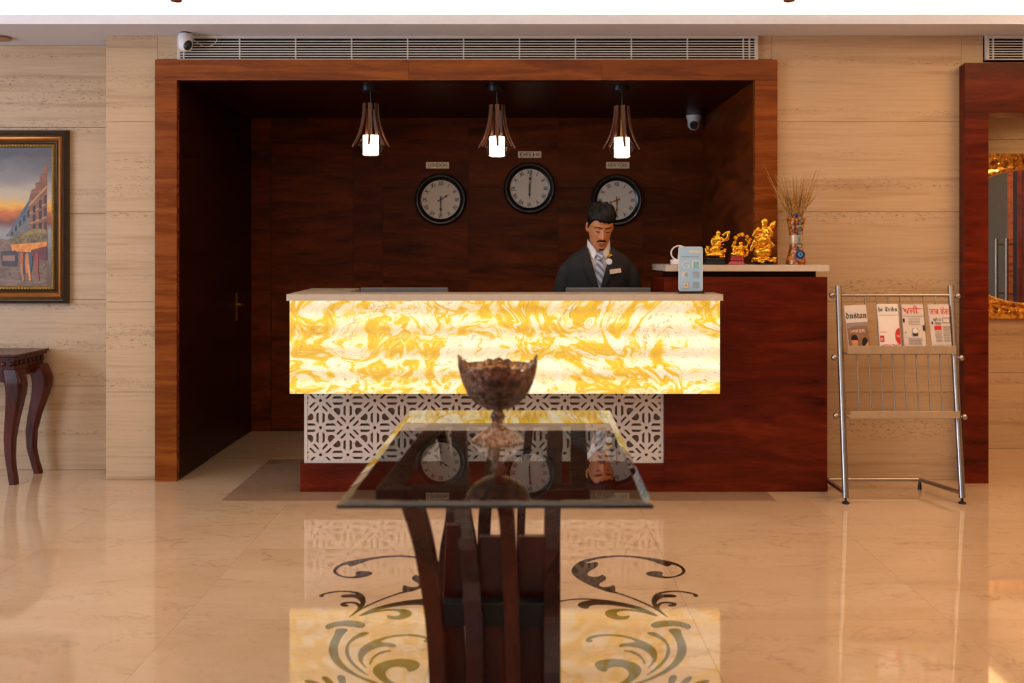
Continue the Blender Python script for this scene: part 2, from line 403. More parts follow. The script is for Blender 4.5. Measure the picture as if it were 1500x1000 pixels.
def text_mb(s, bold=.006, spacing=1.0):
    """text as flat mesh; returns (verts, faces) normalised so bbox starts at 0,0, plus size"""
    cu = bpy.data.curves.new('txt', 'FONT'); cu.body = s; cu.size = 1; cu.space_character = spacing; cu.resolution_u = 3; cu.offset = bold
    o = bpy.data.objects.new('txt', cu); COL.objects.link(o)
    dg = bpy.context.evaluated_depsgraph_get(); dg.update()
    me = bpy.data.meshes.new_from_object(o.evaluated_get(dg))
    vs = [Vector(v.co) for v in me.vertices]; fs = [tuple(p.vertices) for p in me.polygons]
    bpy.data.objects.remove(o); bpy.data.curves.remove(cu); bpy.data.meshes.remove(me)
    if not vs: return [], [], 1, 1
    x0 = min(v.x for v in vs); x1 = max(v.x for v in vs); y0 = min(v.y for v in vs); y1 = max(v.y for v in vs)
    return [Vector(((v.x-x0)/(x1-x0), (v.y-y0)/(y1-y0), 0)) for v in vs], fs, x1-x0, y1-y0
def put_text(s, fn, name, mat, parent, box):
    """box=(u0,v0,u1,v1) in the surface's own u,v; fn(u,v)->world point"""
    vs, fs, w, h = text_mb(s)
    u0, v0, u1, v1 = box; mb = MB()
    mb.add([fn(u0+(u1-u0)*v.x, v0+(v1-v0)*v.y) for v in vs], fs)
    return mb.build(name, mat, parent)
def rectpatch(fn, box, name, mat, parent, n=1):
    u0, v0, u1, v1 = box; mb = MB()
    mb.add([fn(u0, v0), fn(u1, v0), fn(u1, v1), fn(u0, v1)], [(0, 1, 2, 3)]); return mb.build(name, mat, parent)
def polypatch(fn, pts, name, mat, parent):
    P = [Vector((u, v, 0)) for u, v in pts]; t = tessellate_polygon([P]); mb = MB()
    mb.add([fn(u, v) for u, v in pts], [tuple(i) for i in t]); return mb.build(name, mat, parent)
def disc(cx, cy, rx, ry=None, n=20): ry = ry or rx; return [(cx+rx*cos(2*pi*i/n), cy+ry*sin(2*pi*i/n)) for i in range(n)]
# ================================================================ THE SETTING
floor = struct('floor', MB().box(-6, 5.2, -7, 7.6, -.12, -.02), 'marble')
XJ = [-6, -4.91, -3.985, -3.06, -2.135, -1.21, -.28, .645, 1.57, 2.495, 3.42, 4.345, 5.2]
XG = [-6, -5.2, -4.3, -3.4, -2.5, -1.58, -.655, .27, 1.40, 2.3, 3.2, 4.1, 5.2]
YJ = [-7+.02, -5.9, -5.04, -4.17, -3.31, -2.44, -1.58, -.715, .15, 1.015, 1.88, 2.745, 3.61, 4.475, 5.34, 6.42, 7.5]
g = .0005
for j in range(len(YJ)-1):
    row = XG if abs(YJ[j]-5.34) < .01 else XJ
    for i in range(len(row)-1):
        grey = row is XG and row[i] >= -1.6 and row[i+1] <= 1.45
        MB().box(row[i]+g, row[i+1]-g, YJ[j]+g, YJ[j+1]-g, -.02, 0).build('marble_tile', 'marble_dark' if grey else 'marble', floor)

# floor inlay: scroll motif, traced once and mirrored to the four quarters of the medallion
INL = [
 [(795,525),(700,460),(560,395),(430,348),(330,330),(200,278),(110,225),(80,185),(95,148),(150,105),(260,78),(400,65),(520,68),(640,80),(760,100),(850,120),(905,150),(925,180),(905,208),(840,230),(760,235),(690,225),(640,212),(628,198),(650,185),(700,180),(745,185),(757,200),(745,215),(790,226),(860,214),(898,190),(895,168),(870,148),(820,128),(795,152),(740,132),(660,102),(540,80),(420,76),(300,88),(230,105),(180,125),(240,118),(283,115),(280,145),(240,170),(205,190),(200,212),(240,225),(290,220),(310,205),(340,225),(335,250),(290,270),(285,290),(320,300),(370,295),(395,280),(410,305),(402,332),(430,338),(560,385),(700,448)],
 [(700,460),(672,420),(672,380),(700,345),(760,328),(860,322),(950,335),(1005,350),(1018,365),(1000,373),(970,365),(990,358),(940,343),(860,332),(780,338),(730,352),(790,350),(850,355),(858,372),(820,375),(760,372),(715,395),(705,430),(735,408),(800,405),(855,415),(858,432),(830,443),(790,438),(800,428),(830,425),(790,416),(745,420),(722,450),(760,490),(800,525),(780,515)],
 [(-150,425),(0,398),(120,380),(280,385),(430,405),(560,435),(660,470),(740,520),(640,485),(520,450),(380,430),(280,428),(215,435),(208,462),(150,450),(125,430),(150,408),(200,398),(250,392),(120,388),(0,406),(-150,435)],
 [(325,490),(350,465),(430,457),(530,460),(640,480),(735,520),(620,488),(520,470),(440,472),(412,490),(430,510),(480,512),(505,503),(515,515),(490,535),(420,537),(350,520)],
 [(658,575),(700,550),(790,541),(880,548),(950,570),(965,590),(945,612),(900,590),(830,580),(750,590),(690,600)],
 [(780,602),(885,600),(890,640),(925,710),(932,770),(900,840),(820,905),(700,965),(560,1020),(400,1065),(400,1050),(520,1010),(640,970),(740,925),(830,850),(862,780),(860,710),(830,650)],
 [(632,630),(690,625),(750,660),(800,710),(812,770),(790,830),(720,900),(610,960),(690,900),(760,830),(785,770),(780,710),(720,670),(650,645)],
 [(185,690),(200,665),(280,645),(400,643),(520,660),(630,700),(700,745),(718,800),(700,850),(630,910),(680,845),(670,800),(620,758),(560,738),(500,730),(432,740),(440,715),(500,704),(570,702),(500,670),(400,653),(300,655),(215,680),(245,690),(230,703),(195,700)],
 [(470,760),(540,765),(600,800),(630,850),(620,875),(605,825),(550,785),(470,768)],
 [(248,870),(280,835),(380,822),(480,830),(570,860),(605,900),(590,940),(520,1000),(430,1040),(380,1045),(440,1000),(500,960),(510,920),(470,885),(400,878),(350,895),(345,920),(290,910)],
 [(800,950),(850,938),(862,960),(835,1010),(800,1050),(780,1040),(795,990)],
 [(895,980),(950,946),(980,962),(930,1010),(870,1050),(860,1040)],
 [(980,1000),(1060,975),(1110,985),(1060,1010),(960,1050),(950,1040)],
]
def chaikin(p, k=2):
    for _ in range(k):
        q = []
        for i in range(len(p)):
            a = p[i]; b = p[(i+1) % len(p)]
            q += [(a[0]*.75+b[0]*.25, a[1]*.75+b[1]*.25), (a[0]*.25+b[0]*.75, a[1]*.25+b[1]*.75)]
        p = q
    return p
AX, AY = -.026, 2.95
for poly in INL:
    pts = []
    for u, v in chaikin(poly):
        px, py = 820+u/5, 800+v/5
        Y = F*H/(py-370); pts.append((wx(px, Y), Y))
    for mx, my in ((0, 0), (1, 0), (0, 1), (1, 1)):
        q = [((2*AX-x) if mx else x, (2*AY-y) if my else y) for x, y in pts]
        P = [Vector((x, y, 0)) for x, y in q]
        if min(p.y for p in P) > AY+.0 or my == 0:
            mb = MB(); mb.add([(p.x, p.y, .0006) for p in P], [tuple(t) for t in tessellate_polygon([P])])
            mb.build('inlay_scroll', 'inlay', floor)
        elif my: 
            mb = MB(); mb.add([(p.x, p.y, .0006) for p in P], [tuple(t) for t in tessellate_polygon([P])])
            mb.build('inlay_scroll', 'inlay', floor)

ZJ = [0, .514, 1.042, 1.570, 2.098, 2.60]
def slabs(parent, x0, x1, Y, thick=.03, zs=ZJ, xs=None):
    xs = xs or [x0, x1]
    for i in range(len(xs)-1):
        for k in range(len(zs)-1):
            MB().box(xs[i]+.0007, xs[i+1]-.0007, Y, Y+thick, zs[k]+.001, zs[k+1]-.001).build('travertine_slab', 'trav', parent, bev=.0008)
wall_front = struct('wall_front', MB().box(-2.36, -2.10, 5.86, 7.6, 0, 2.6).box(1.53, 2.69, 5.86, 7.6, 0, 2.6).box(-2.10, 1.53, 5.90, 7.6, 2.465, 2.6).box(4.64, 5.2, 5.86, 7.6, 0, 2.6).box(2.69, 4.64, 6.0, 6.80, 2.59, 2.6), 'white')
slabs(wall_front, -2.399, -2.096, 5.83)
MB().box(-2.399, -2.369, 5.861, 6.10, .001, 2.599).build('travertine_slab', 'trav', wall_front)
slabs(wall_front, 1.4175, 1.503, 5.83, zs=[2.462, 2.6]); slabs(wall_front, -2.096, -1.978, 5.83, zs=[2.462, 2.6])
slabs(wall_front, 1.503, 2.612, 5.83, zs=[2.098, 2.6]); slabs(wall_front, 1.5236, 2.612, 5.83, zs=ZJ[:-1])
slabs(wall_front, 2.612, 2.74, 5.83, zs=[2.43, 2.6]); slabs(wall_front, 4.62, 5.2, 5.83)
wall_far_left = struct('wall_left_front', MB().box(-6, -2.4, 6.135, 6.3, 0, 2.6), 'white')
slabs(wall_far_left, 0, 0, 6.10, xs=[-6, -4.8, -3.6, -2.402])
niche = struct('wall_niche', MB().box(2.70, 4.64, 6.80, 6.9, 0, 2.6), 'white')
slabs(niche, 0, 0, 6.765, xs=[2.70, 3.9, 4.64])
for x in (2.70, 4.61): MB().box(x-.03 if x < 3 else x, x if x < 3 else x+.03, 5.95, 6.76, .001, 2.6).build('travertine_slab', 'trav', niche)
ceiling = struct('ceiling', MB().box(-6, 5.2, 5.544, 7.6, 2.60, 2.605).box(-6, 5.2, 5.529, 5.545, 2.60, 2.653), 'ceil')
struct('ceiling_tray', MB().box(-6, 5.2, -7, 5.85, 3.0, 3.05), 'riser')
struct('trim_cove', MB().box(-6, 5.2, 5.85, 5.87, 2.605, 3.0), 'riser')
struct('wall_left', MB().box(-6.1, -6, -7, .2, 0, 3.05).box(-6.1, -6, 3.8, 6.3, 0, 3.05).box(-6.1, -6, .2, 3.8, 0, .4).box(-6.1, -6, .2, 3.8, 2.7, 3.05), 'white')
struct('window_1', MB().box(-6.08, -6.02, .2, 3.8, .4, .46).box(-6.08, -6.02, .2, 3.8, 2.64, 2.7).box(-6.08, -6.02, .2, .26, .46, 2.64).box(-6.08, -6.02, 1.97, 2.03, .46, 2.64).box(-6.08, -6.02, 3.74, 3.8, .46, 2.64), 'blackp')
struct('wall_right', MB().box(5.2, 5.3, -7, 1.95, 0, 3.05).box(5.2, 5.3, 3.75, 7.6, 0, 3.05).box(5.2, 5.3, 1.95, 3.75, 2.25, 3.05), 'trav')
struct('wall_rear', MB().box(-6, 5.2, -7.1, -7, 0, 3.05), 'white')
# double door on the right wall (seen in the mirror)
dr = struct('door_3', MB().box(5.24, 5.28, 1.95, 3.75, 0, 2.25), 'greyglass')
for y0, y1, mt in ((1.95, 2.05, 'wood_frame'), (2.98, 3.10, 'wood_frame'), (3.10, 3.18, 'black'), (3.18, 3.28, 'wood_red'), (3.28, 3.75, 'wood_dark')):
    MB().box(5.205, 5.235, y0, y1-.002, 0, 2.25).build('stile', mt, dr)
for y in (2.90, 3.12):
    h = MB().tube([(5.13, y, .80), (5.13, y, 1.48)], .016, 14).build('pull_handle', 'steel', dr, True)
    k = MB()
    for z in (.9, 1.42): k.tube([(5.13, y, z), (5.205, y, z)], .009, 10)
    k.build('standoff', 'steel', h, True)

# ---- reception recess
R0, R1, RT, RB = -1.969, 1.392, 2.3325, 7.42
wall_back = struct('wall_back', MB().box(R0-.1, R1+.1, RB+.012, 7.6, 0, 2.46), 'black')
vb = [R0, -1.822, -1.206, -.99, -.35, .32, .95, R1]
zb = [0, 1.13, 1.82, RT]
for i in range(len(vb)-1):
    zz = [2.144, RT] if i == 1 else ([0, RT] if i == 0 else zb)
    for k in range(len(zz)-1):
        MB().box(vb[i]+.0004+(.002 if i == 2 else 0), vb[i+1]-.0004-(.002 if i == 0 else 0), RB, RB+.012, zz[k]+.0003, zz[k+1]-.0003).build('veneer_panel', 'wood_dark', wall_back)
d2 = struct('door_2', MB().box(-1.819, -1.210, RB+.002, RB+.0115, .004, 2.140), 'wood_dark')
wl = struct('wall_recess_left', MB().box(R0-.09, R0-.012, 5.9, RB+.01, 0, 2.46), 'black')
for a, b in ((5.83, 6.388), (7.092, RB)):
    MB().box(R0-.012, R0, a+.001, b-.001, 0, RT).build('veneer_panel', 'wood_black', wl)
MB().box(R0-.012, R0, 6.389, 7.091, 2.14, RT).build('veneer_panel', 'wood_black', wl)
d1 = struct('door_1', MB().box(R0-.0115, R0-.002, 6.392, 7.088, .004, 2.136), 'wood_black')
hp = MB().box(R0-.002, R0+.004, 7.015, 7.055, .85, 1.045).build('handle_plate', 'brass', d1, bev=.002)
MB().tube([(R0+.004, 7.035, .965), (R0+.05, 7.035, .965), (R0+.052, 6.99, .965), (R0+.05, 6.93, .96)], [.009, .009, .009, .007], 12).build('door_lever', 'brass', hp, True)
wr = struct('wall_recess_right', MB().box(R1+.012, R1+.09, 5.9, RB+.01, 0, 2.46), 'black')
for a, b in ((5.83, 6.6), (6.6, RB)):
    MB().box(R1, R1+.012, a+.0005, b-.0005, 0, RT).build('veneer_panel', 'wood_dark', wr)
rc = struct('ceiling_recess', MB().box(R0, R1, 5.83, RB, RT+.012, 2.46), 'black')
for a, b in zip((R0, -.85, .27), (-.85, .27, R1)):
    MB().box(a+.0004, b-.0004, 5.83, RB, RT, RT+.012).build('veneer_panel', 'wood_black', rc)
# ---- wooden portal round the recess
t1 = struct('trim_1', MB().box(-2.09, R0-.005, 5.805, 5.83, 0, 2.448).box(R1+.005, 1.518, 5.805, 5.83, 0, 2.448).box(R0-.005, R1+.005, 5.805, 5.83, RT+.005, 2.448), 'wood_frame')
def ven(par, x0, x1, y0, y1, z0, z1, m='wood_frame'): MB().box(x0+.0003, x1-.0003, y0, y1, z0+.0003, z1-.0003).build('veneer_panel', m, par, bev=.001)
for z0, z1 in ((0, 1.15), (1.15, 2.145), (2.145, 2.3325)):
    ven(t1, -2.096, R0, 5.785, 5.805, z0, z1)
for z0, z1 in ((0, 1.15), (1.15, 2.30), (2.30, 2.3325)):
    ven(t1, R1, 1.5236, 5.785, 5.805, z0, z1)
for x0, x1 in ((-2.096, -.62), (-.62, .5), (.5, 1.5236)):
    ven(t1, x0, x1, 5.785, 5.805, RT, 2.452)
MB().box(R0-.012, R0, 5.805, 5.8295, 0, RT).box(R1, R1+.012, 5.805, 5.8295, 0, RT).build('reveal', 'wood_frame', t1)
# ---- second portal at the right
t2 = struct('trim_2', MB().box(2.60, 2.719, 5.76, 5.95, 0, 2.42).box(2.719, 4.60, 5.76, 5.95, 2.148, 2.42).box(4.60, 4.75, 5.76, 5.82, 0, 2.42), 'wood_red')
for z0, z1 in ((0, 1.0), (1.0, 1.86), (1.86, 2.138)): ven(t2, 2.592, 2.729, 5.74, 5.76, z0, z1, 'wood_red')
for x0, x1 in ((2.592, 3.6), (3.6, 4.76)): ven(t2, x0, x1, 5.74, 5.76, 2.138, 2.426, 'wood_red')
ven(t2, 4.60, 4.76, 5.74, 5.76, 0, 2.138, 'wood_red')
MB().box(2.719, 2.729, 5.76, 5.95, 0, 2.138).box(2.729, 4.60, 5.76, 5.95, 2.138, 2.148).build('reveal', 'wood_red', t2)

# ---- air grilles
def grille(label, x0, x1, zlo, zhi, px):
    t = thing('air_grille', label, 'air vent', ((x0+x1)/2, 5.82, zlo), 'white air vents above the wood portals')
    y0, y1 = 5.808, 5.83
    MB().box(x0, x0+.02, y0, y1, zlo, zhi).box(x1-.02, x1, y0, y1, zlo, zhi).box(x0+.02, x1-.02, y0, y1, zhi-.018, zhi).box(x0+.02, x1-.02, y0, y1, zlo, zlo+.008).build('frame', 'grille', t, bev=.001)
    MB().box(x0+.001, x1-.001, 5.86, 5.88, zlo, zhi).build('backing', 'void', t)
    n = 7
    for k in range(n):
        z = zlo+.017+k*(zhi-zlo-.04)/n
        MB().box(x0+.02, x1-.02, y0+.002, y0+.006, z, z+.0062).build('blade', 'grille', t)
    for p in px:
        x = wx(p, 5.81); MB().box(x-.004, x+.004, y0+.0005, y0+.012, zlo+.004, zhi-.01).build('divider', 'grille', t)
    return t
grille('long white slatted air vent above the wide wooden portal of the reception', -1.976, 1.417, 2.4545, 2.598, [269+82*k for k in range(0, 11)]+[1098])
grille('short white slatted air vent above the right hand portal', 2.746, 4.55, 2.4545, 2.598, [1455, 1500])

# ---- cove light, hidden behind the ceiling lip
o = MB().box(-5.95, 5.15, 5.60, 5.64, 2.606, 2.626).build('cove_light_strip', 'led', origin=(-.4, 5.62, 2.606))
tag(o, 'glowing warm white light strip lying in the ceiling cove above the reception', 'light')

spot('niche_downlight', (3.45, 6.3, 2.56), (0, 0, 0), 26, (1, .74, .42), 110, .05)
_t = thing('downlight', 'small recessed spotlight in the ceiling of the right hand niche', 'light', (3.45, 6.3, 2.575))
MB().lathe([(.05, .0), (.062, .0), (.064, .012), (.05, .013)], (3.45, 6.3, 2.575), 28, cap=False).build('trim_ring', 'grille', _t, True, weld=True)
# ================================================================ RECEPTION DESK
desk = thing('reception_desk', 'long reception desk with glowing yellow stone front, lattice base and cream top', 'reception desk', (-.06, 5.6, 0))
MB().box(-1.203, 1.0905, 5.30, 5.345, .578, 1.0755).build('backlit_stone_panel', 'onyx', desk, bev=.004)
MB().box(-1.19, 1.075, 5.345, 5.555, .60, 1.0755).build('body', 'wood_red', desk)
s = MB()
s.prism([(-1.212, 5.265, 1.0755), (1.10, 5.265, 1.0755), (1.10, 5.56, 1.0755), (-.935, 5.56, 1.0755), (-.965, 6.17, 1.0755), (-1.262, 6.17, 1.0755)], (0, 0, .0345))
s.build('countertop', 'slab', desk, bev=.004)
MB().box(-1.20, .828, 5.54, 5.64, 0, .157).build('plinth', 'wood_red', desk, bev=.003)
MB().box(-1.165, .826, 5.585, 5.60, .157, .60).build('lattice_backing', 'lattice_back', desk)
MB().box(-1.175, .826, 5.60, 5.64, .157, .60).build('inner_carcass', 'wood_dark', desk)
MB().box(-1.19, -.97, 5.64, 6.13, 0, 1.075).build('side_return', 'wood_dark', desk)
MB().box(-.969, .826, 5.64, 5.90, .72, .75).build('work_surface', 'wood_dark', desk, bev=.002)
# lattice: one cell of pierced board, repeated edge to edge and trimmed
def cell():
    q = lambda L: [Vector((x/333, y/333, 0)) for x, y in L]
    h1 = [(145, 23), (280, 23), (255, 53), (167, 53)]
    v1 = [(310, 53), (310, 193), (280, 167), (280, 78)]
    sl = [(55, 23), (88, 23), (140, 76), (122, 92)]
    sl2 = [(333-x, 333-y) for x, y in sl]
    oc = [(155, 118), (165, 100), (185, 88), (220, 88), (243, 110), (243, 150), (232, 172), (218, 181)]
    up = [h1, v1, sl, [(333-y, 333-x) for x, y in sl], oc]
    lo = [[(y, x) for x, y in L] for L in up]
    outer = []
    for cx, cy, a0 in ((0, 0, 90), (333, 0, 180), (333, 333, 270), (0, 333, 0)):
        for k in range(5):
            a = radians(a0-k*22.5) if True else 0
            outer.append((cx+20*cos(a), cy+20*sin(a)))
    # corner arcs must run so the loop goes round the square
    arcs = []
    for cx, cy, a0, a1 in ((0, 0, 90, 0), (333, 0, 180, 90), (333, 333, 270, 180), (0, 333, 360, 270)):
        arcs += [(cx+20*cos(radians(a0+(a1-a0)*k/4)), cy+20*sin(radians(a0+(a1-a0)*k/4))) for k in range(5)]
    loops = [q(arcs)]+[q(L) for L in up+lo]
    tri = tessellate_polygon(loops); P = [p for L in loops for p in L]
    return P, tri
CP, CT = cell()
bm = bmesh.new(); S = .1517
ax, az = wx(469.5, 5.56), wz(586.5, 5.56)
for ci in range(-1, 13):
    for cj in range(-1, 3):   # downwards
        flip = (ci+cj) % 2
        vs = []
        for p in CP:
            x = (1-p.x) if flip else p.x
            vs.append(bm.verts.new((ax+(ci+x)*S, 5.56, az-(cj+p.y)*S)))
        for t in CT:
            try: bm.faces.new([vs[i] for i in t])
            except ValueError: pass
bmesh.ops.remove_doubles(bm, verts=bm.verts, dist=1e-4)
for co, no in (((-1.178, 0, 0), (-1, 0, 0)), ((.826, 0, 0), (1, 0, 0)), ((0, 0, .160), (0, 0, -1)), ((0, 0, .60), (0, 0, 1))):
    bmesh.ops.bisect_plane(bm, geom=bm.verts[:]+bm.edges[:]+bm.faces[:], plane_co=co, plane_no=no, clear_outer=True)
for f in bm.faces:
    if f.normal.y > 0: f.normal_flip()
r = bmesh.ops.extrude_face_region(bm, geom=bm.faces[:])
bmesh.ops.translate(bm, vec=(0, .012, 0), verts=[e for e in r['geom'] if isinstance(e, bmesh.types.BMVert)])
lm = MB(); bm.verts.index_update(); lm.v = [tuple(v.co) for v in bm.verts]; lm.f = [tuple(v.index for v in f.verts) for f in bm.faces]; bm.free()
lat = lm.build('lattice_panel', 'lattice', desk)
MB().box(-1.18, -1.162, 5.558, 5.585, .157, .60).box(.812, .827, 5.558, 5.585, .157, .60).box(-1.162, .812, 5.558, 5.585, .157, .170).build('lattice_frame', 'lattice', desk)

# ---- tall side cabinet
cab = thing('side_cabinet', 'tall mahogany cabinet with cream stone top at the right end of the desk', 'cabinet', (1.28, 5.7, 0))
cb = MB().box(.829, 1.391, 5.56, 6.09, 0, 1.19).box(1.391, 1.735, 5.56, 5.784, 0, 1.19); cb.build('body', 'wood_red', cab)
MB().box(.8285, 1.7366, 5.54, 5.56, 0, 1.195).build('front_panel', 'wood_red', cab, bev=.002)
MB().box(.90, 1.385, 5.60, 6.07, 1.19, 1.227).box(1.385, 1.69, 5.60, 5.78, 1.19, 1.227).build('recessed_band', 'wood_black', cab)
MB().prism([(.834, 5.52, 1.227), (1.742, 5.52, 1.227), (1.742, 5.782, 1.227), (1.389, 5.782, 1.227), (1.389, 6.09, 1.227), (.834, 6.09, 1.227)], (0, 0, .035)).build('countertop', 'slab', cab, bev=.004)

# ---- monitors
def monitor(x0, x1, Y, label, top):
    xc = (x0+x1)/2
    t = thing('monitor', label, 'monitor', (xc, Y+.05, .75), 'monitors behind the desk')
    MB().box(x0, x1, Y, Y+.03, .83, top).build('housing', 'grey', t, bev=.006)
    MB().box(x0+.012, x1-.012, Y+.03, Y+.032, .842, top-.012).build('screen', 'black', t)
    MB().box(xc-.03, xc+.03, Y+.03, Y+.05, .76, .95).build('stand_neck', 'blackp', t)
    MB().box(xc-.1, xc+.1, Y-.02, Y+.14, .75, .76).build('stand_base', 'blackp', t, bev=.003)
monitor(wx(528, 5.72), wx(656, 5.72), 5.72, 'grey monitor behind the left part of the desk, only its top edge showing', wz(421, 5.72))
monitor(wx(829, 5.70), wx(954, 5.70), 5.70, 'grey monitor in front of the receptionist, only its top edge showing', wz(421, 5.70))

# ---- phone-shaped display stand on desk top
dsp = thing('display_stand', 'pale blue upright display board with icons on the right end of desk', 'display', (wx(1011.5, 5.38), 5.40, 1.11))
Y = 5.385; x0, x1 = wx(994, Y), wx(1029.5, Y); z0, z1 = 1.122, wz(361, Y)
def rrect(x0, x1, z0, z1, r, n=5):
    P = []
    for cx, cz, a in ((x1-r, z1-r, 0), (x0+r, z1-r, 90), (x0+r, z0+r, 180), (x1-r, z0+r, 270)):
        P += [(cx+r*cos(radians(a+90*k/n)), cz+r*sin(radians(a+90*k/n))) for k in range(n+1)]
    return P
M['disp'] = plain('display_face', rgb(168, 208, 236), .3, tint=.06, nscale=9)
M['dispteal'] = plain('display_teal', rgb(136, 196, 196), .4)
M['dispgrey'] = plain('display_grey', rgb(158, 172, 188), .4)
M['dispcream'] = plain('display_cream', rgb(226, 214, 196), .4)
M['disptan'] = plain('display_tan', rgb(190, 160, 140), .4)
MB().prism([(x, Y, z) for x, z in rrect(x0, x1, z0, z1, .014)], (0, .010, 0)).build('board', 'pwhite', dsp)
MB().prism([(x, Y-.001, z) for x, z in rrect(x0+.004, x1-.004, z0+.004, z1-.004, .011)], (0, .001, 0)).build('face', 'disp', dsp)
MB().box(x0, x1+.004, Y-.03, Y+.05, 1.11, 1.123).build('base', 'blackp', dsp, bev=.002)
fn = lambda u, v: Vector((x0+(x1-x0)*u, Y-.002, z0+(z1-z0)*v))
put_text('G', fn, 'printed_letter', 'pwhite', dsp, (.11, .51, .45, .68))
rectpatch(fn, (.55, .52, .88, .69), 'icon', 'pwhite', dsp)
fn2 = lambda u, v: fn(u, v)+Vector((0, -.0004, 0))
rectpatch(fn2, (.60, .52, .84, .67), 'icon', 'dispteal', dsp)
polypatch(fn, disc(.27, .37, .14, .07), 'icon', 'dispcream', dsp); polypatch(fn2, disc(.31, .37, .085, .055), 'icon', 'dispgrey', dsp)
polypatch(fn, [(.17, .06), (.42, .06), (.42, .20), (.17, .20)], 'icon', 'disptan', dsp)
polypatch(fn2, [(.19, .07), (.40, .07), (.40, .19), (.19, .19)], 'icon', 'dispcream', dsp)
polypatch(lambda u, v: fn(u, v)+Vector((0, -.0008, 0)), disc(.295, .13, .06, .035), 'icon', 'disptan', dsp)
rectpatch(fn, (.58, .30, .86, .44), 'icon', 'dispgrey', dsp); rectpatch(fn, (.58, .07, .86, .21), 'icon', 'dispgrey', dsp)
rectpatch(fn, (.42, .86, .88, .92), 'icon', 'dispcream', dsp); rectpatch(fn, (.12, .76, .84, .785), 'icon', 'dispgrey', dsp)

# ---- white looped gadget behind it
Y = 5.62
gd = thing('desk_gadget', 'small white stand with a loop, half hidden behind the pale display board', 'gadget', (wx(992, Y), Y, 1.262))
MB().box(wx(983, Y), wx(1004, Y), Y-.03, Y+.03, 1.262, 1.262+.03).build('base', 'pwhite', gd, bev=.006)
cx, cz = wx(995, Y), wz(370.5, Y)
MB().tube([(cx+.046*cos(a), Y, cz+.0405*sin(a)) for a in [2*pi*k/24 for k in range(25)]], .0042, 8, False).build('loop', 'pwhite', gd, True)
MB().tube([(cx+.012, Y, 1.29), (cx+.014, Y, cz+.03)], [.022, .018], 14).build('neck', 'pwhite', gd, True)

# ---- clocks
NUM = ['XII', 'I', 'II', 'III', 'IV', 'V', 'VI', 'VII', 'VIII', 'IX', 'X', 'XI']
def clock(px, py, name, hour_a, min_a, label, sx, sy, slabel, hm='hand'):
    Y = RB; c = Vector((wx(px, Y-.03), Y, wz(py, Y-.03))); R = 38.2*(Y-.03)/F
    t = thing('wall_clock', label, 'clock', c, 'round black wall clocks over the desk')
    MB().lathe([(R*.99, .0), (R, .012), (R*.985, .03), (R*.93, .042), (R*.88, .040), (R*.83, .026), (R*.755, .020), (R*.745, .014), (R*.745, .0)], c, 64, 'y').build('rim', 'clockrim', t, True)
    MB().lathe([(R*.745, .008), (R*.745, .0125)], c, 64, 'y').build('dial', 'dial', t)
    for k in range(12):
        a = radians(30*k); vs, fs, w, h = text_mb(NUM[k], .02); s = .16*R
        asp = min(w/h, 1.5)
        mb = MB(); r0 = R*.62
        P = []
        for v in vs:
            lx, ly = (v.x-.5)*s*asp*.8, (v.y-.5)*s
            P.append((c.x+r0*sin(a)+lx*cos(a)+ly*sin(a), Y-.0130, c.z+r0*cos(a)-lx*sin(a)+ly*cos(a)))
        mb.add(P, fs); mb.build('numeral', 'hand', t)
    def hand(a, L, w, d, nm, tail=.12):
        a = radians(a); ux, uz = sin(a), cos(a); vx, vz = cos(a), -sin(a)
        pr = [(-tail*1.1, .6), (-tail, 1.6), (-tail*.8, .5), (0, .9), (.5*L/R, .5), (.6*L/R, 2.0), (.68*L/R, .5), (L/R, .15)]
        P = [(c.x+ux*l*R+vx*k*w, Y-d, c.z+uz*l*R+vz*k*w) for l, k in pr]+[(c.x+ux*l*R-vx*k*w, Y-d, c.z+uz*l*R-vz*k*w) for l, k in reversed(pr)]
        mb = MB().prism(P, (0, -.0015, 0)); mb.build(nm, hm, t)
    hand(hour_a, R*.40, .0056, .016, 'hour_hand'); hand(min_a, R*.62, .0052, .019, 'minute_hand')
    MB().lathe([(.006, .012), (.006, .023)], c, 12, 'y').build('pivot', hm, t)
    # name plate
    pc = Vector((wx(sx, Y), Y, wz(sy, Y))); hw, hh = 17*Y/F, 4.8*Y/F
    p = thing('name_plate', slabel, 'sign', pc, 'city name plates above the clocks')
    MB().box(pc.x-hw, pc.x+hw, Y-.006, Y, pc.z-hh, pc.z+hh).build('plate', 'plate', p, bev=.0015)
    f = lambda u, v: Vector((pc.x-hw+2*hw*u, Y-.0068, pc.z-hh+2*hh*v))
    put_text(name, f, 'lettering', 'hand', p, (.09, .22, .91, .78))
clock(645.3, 292, 'LONDON', 60, 180, 'round black clock under the LONDON plate, half past one', 641, 242, 'brushed metal plate reading LONDON')
clock(775.6, 275.5, 'DELHI', 180, 4, 'round black clock under the DELHI plate, mounted highest of the three', 776, 226.3, 'brushed metal plate reading DELHI')
clock(903.5, 293, 'NEW YORK', 249, 180, 'round black clock partly hidden behind the receptionist head', 905, 242, 'brushed metal plate reading NEW YORK', 'handgold')

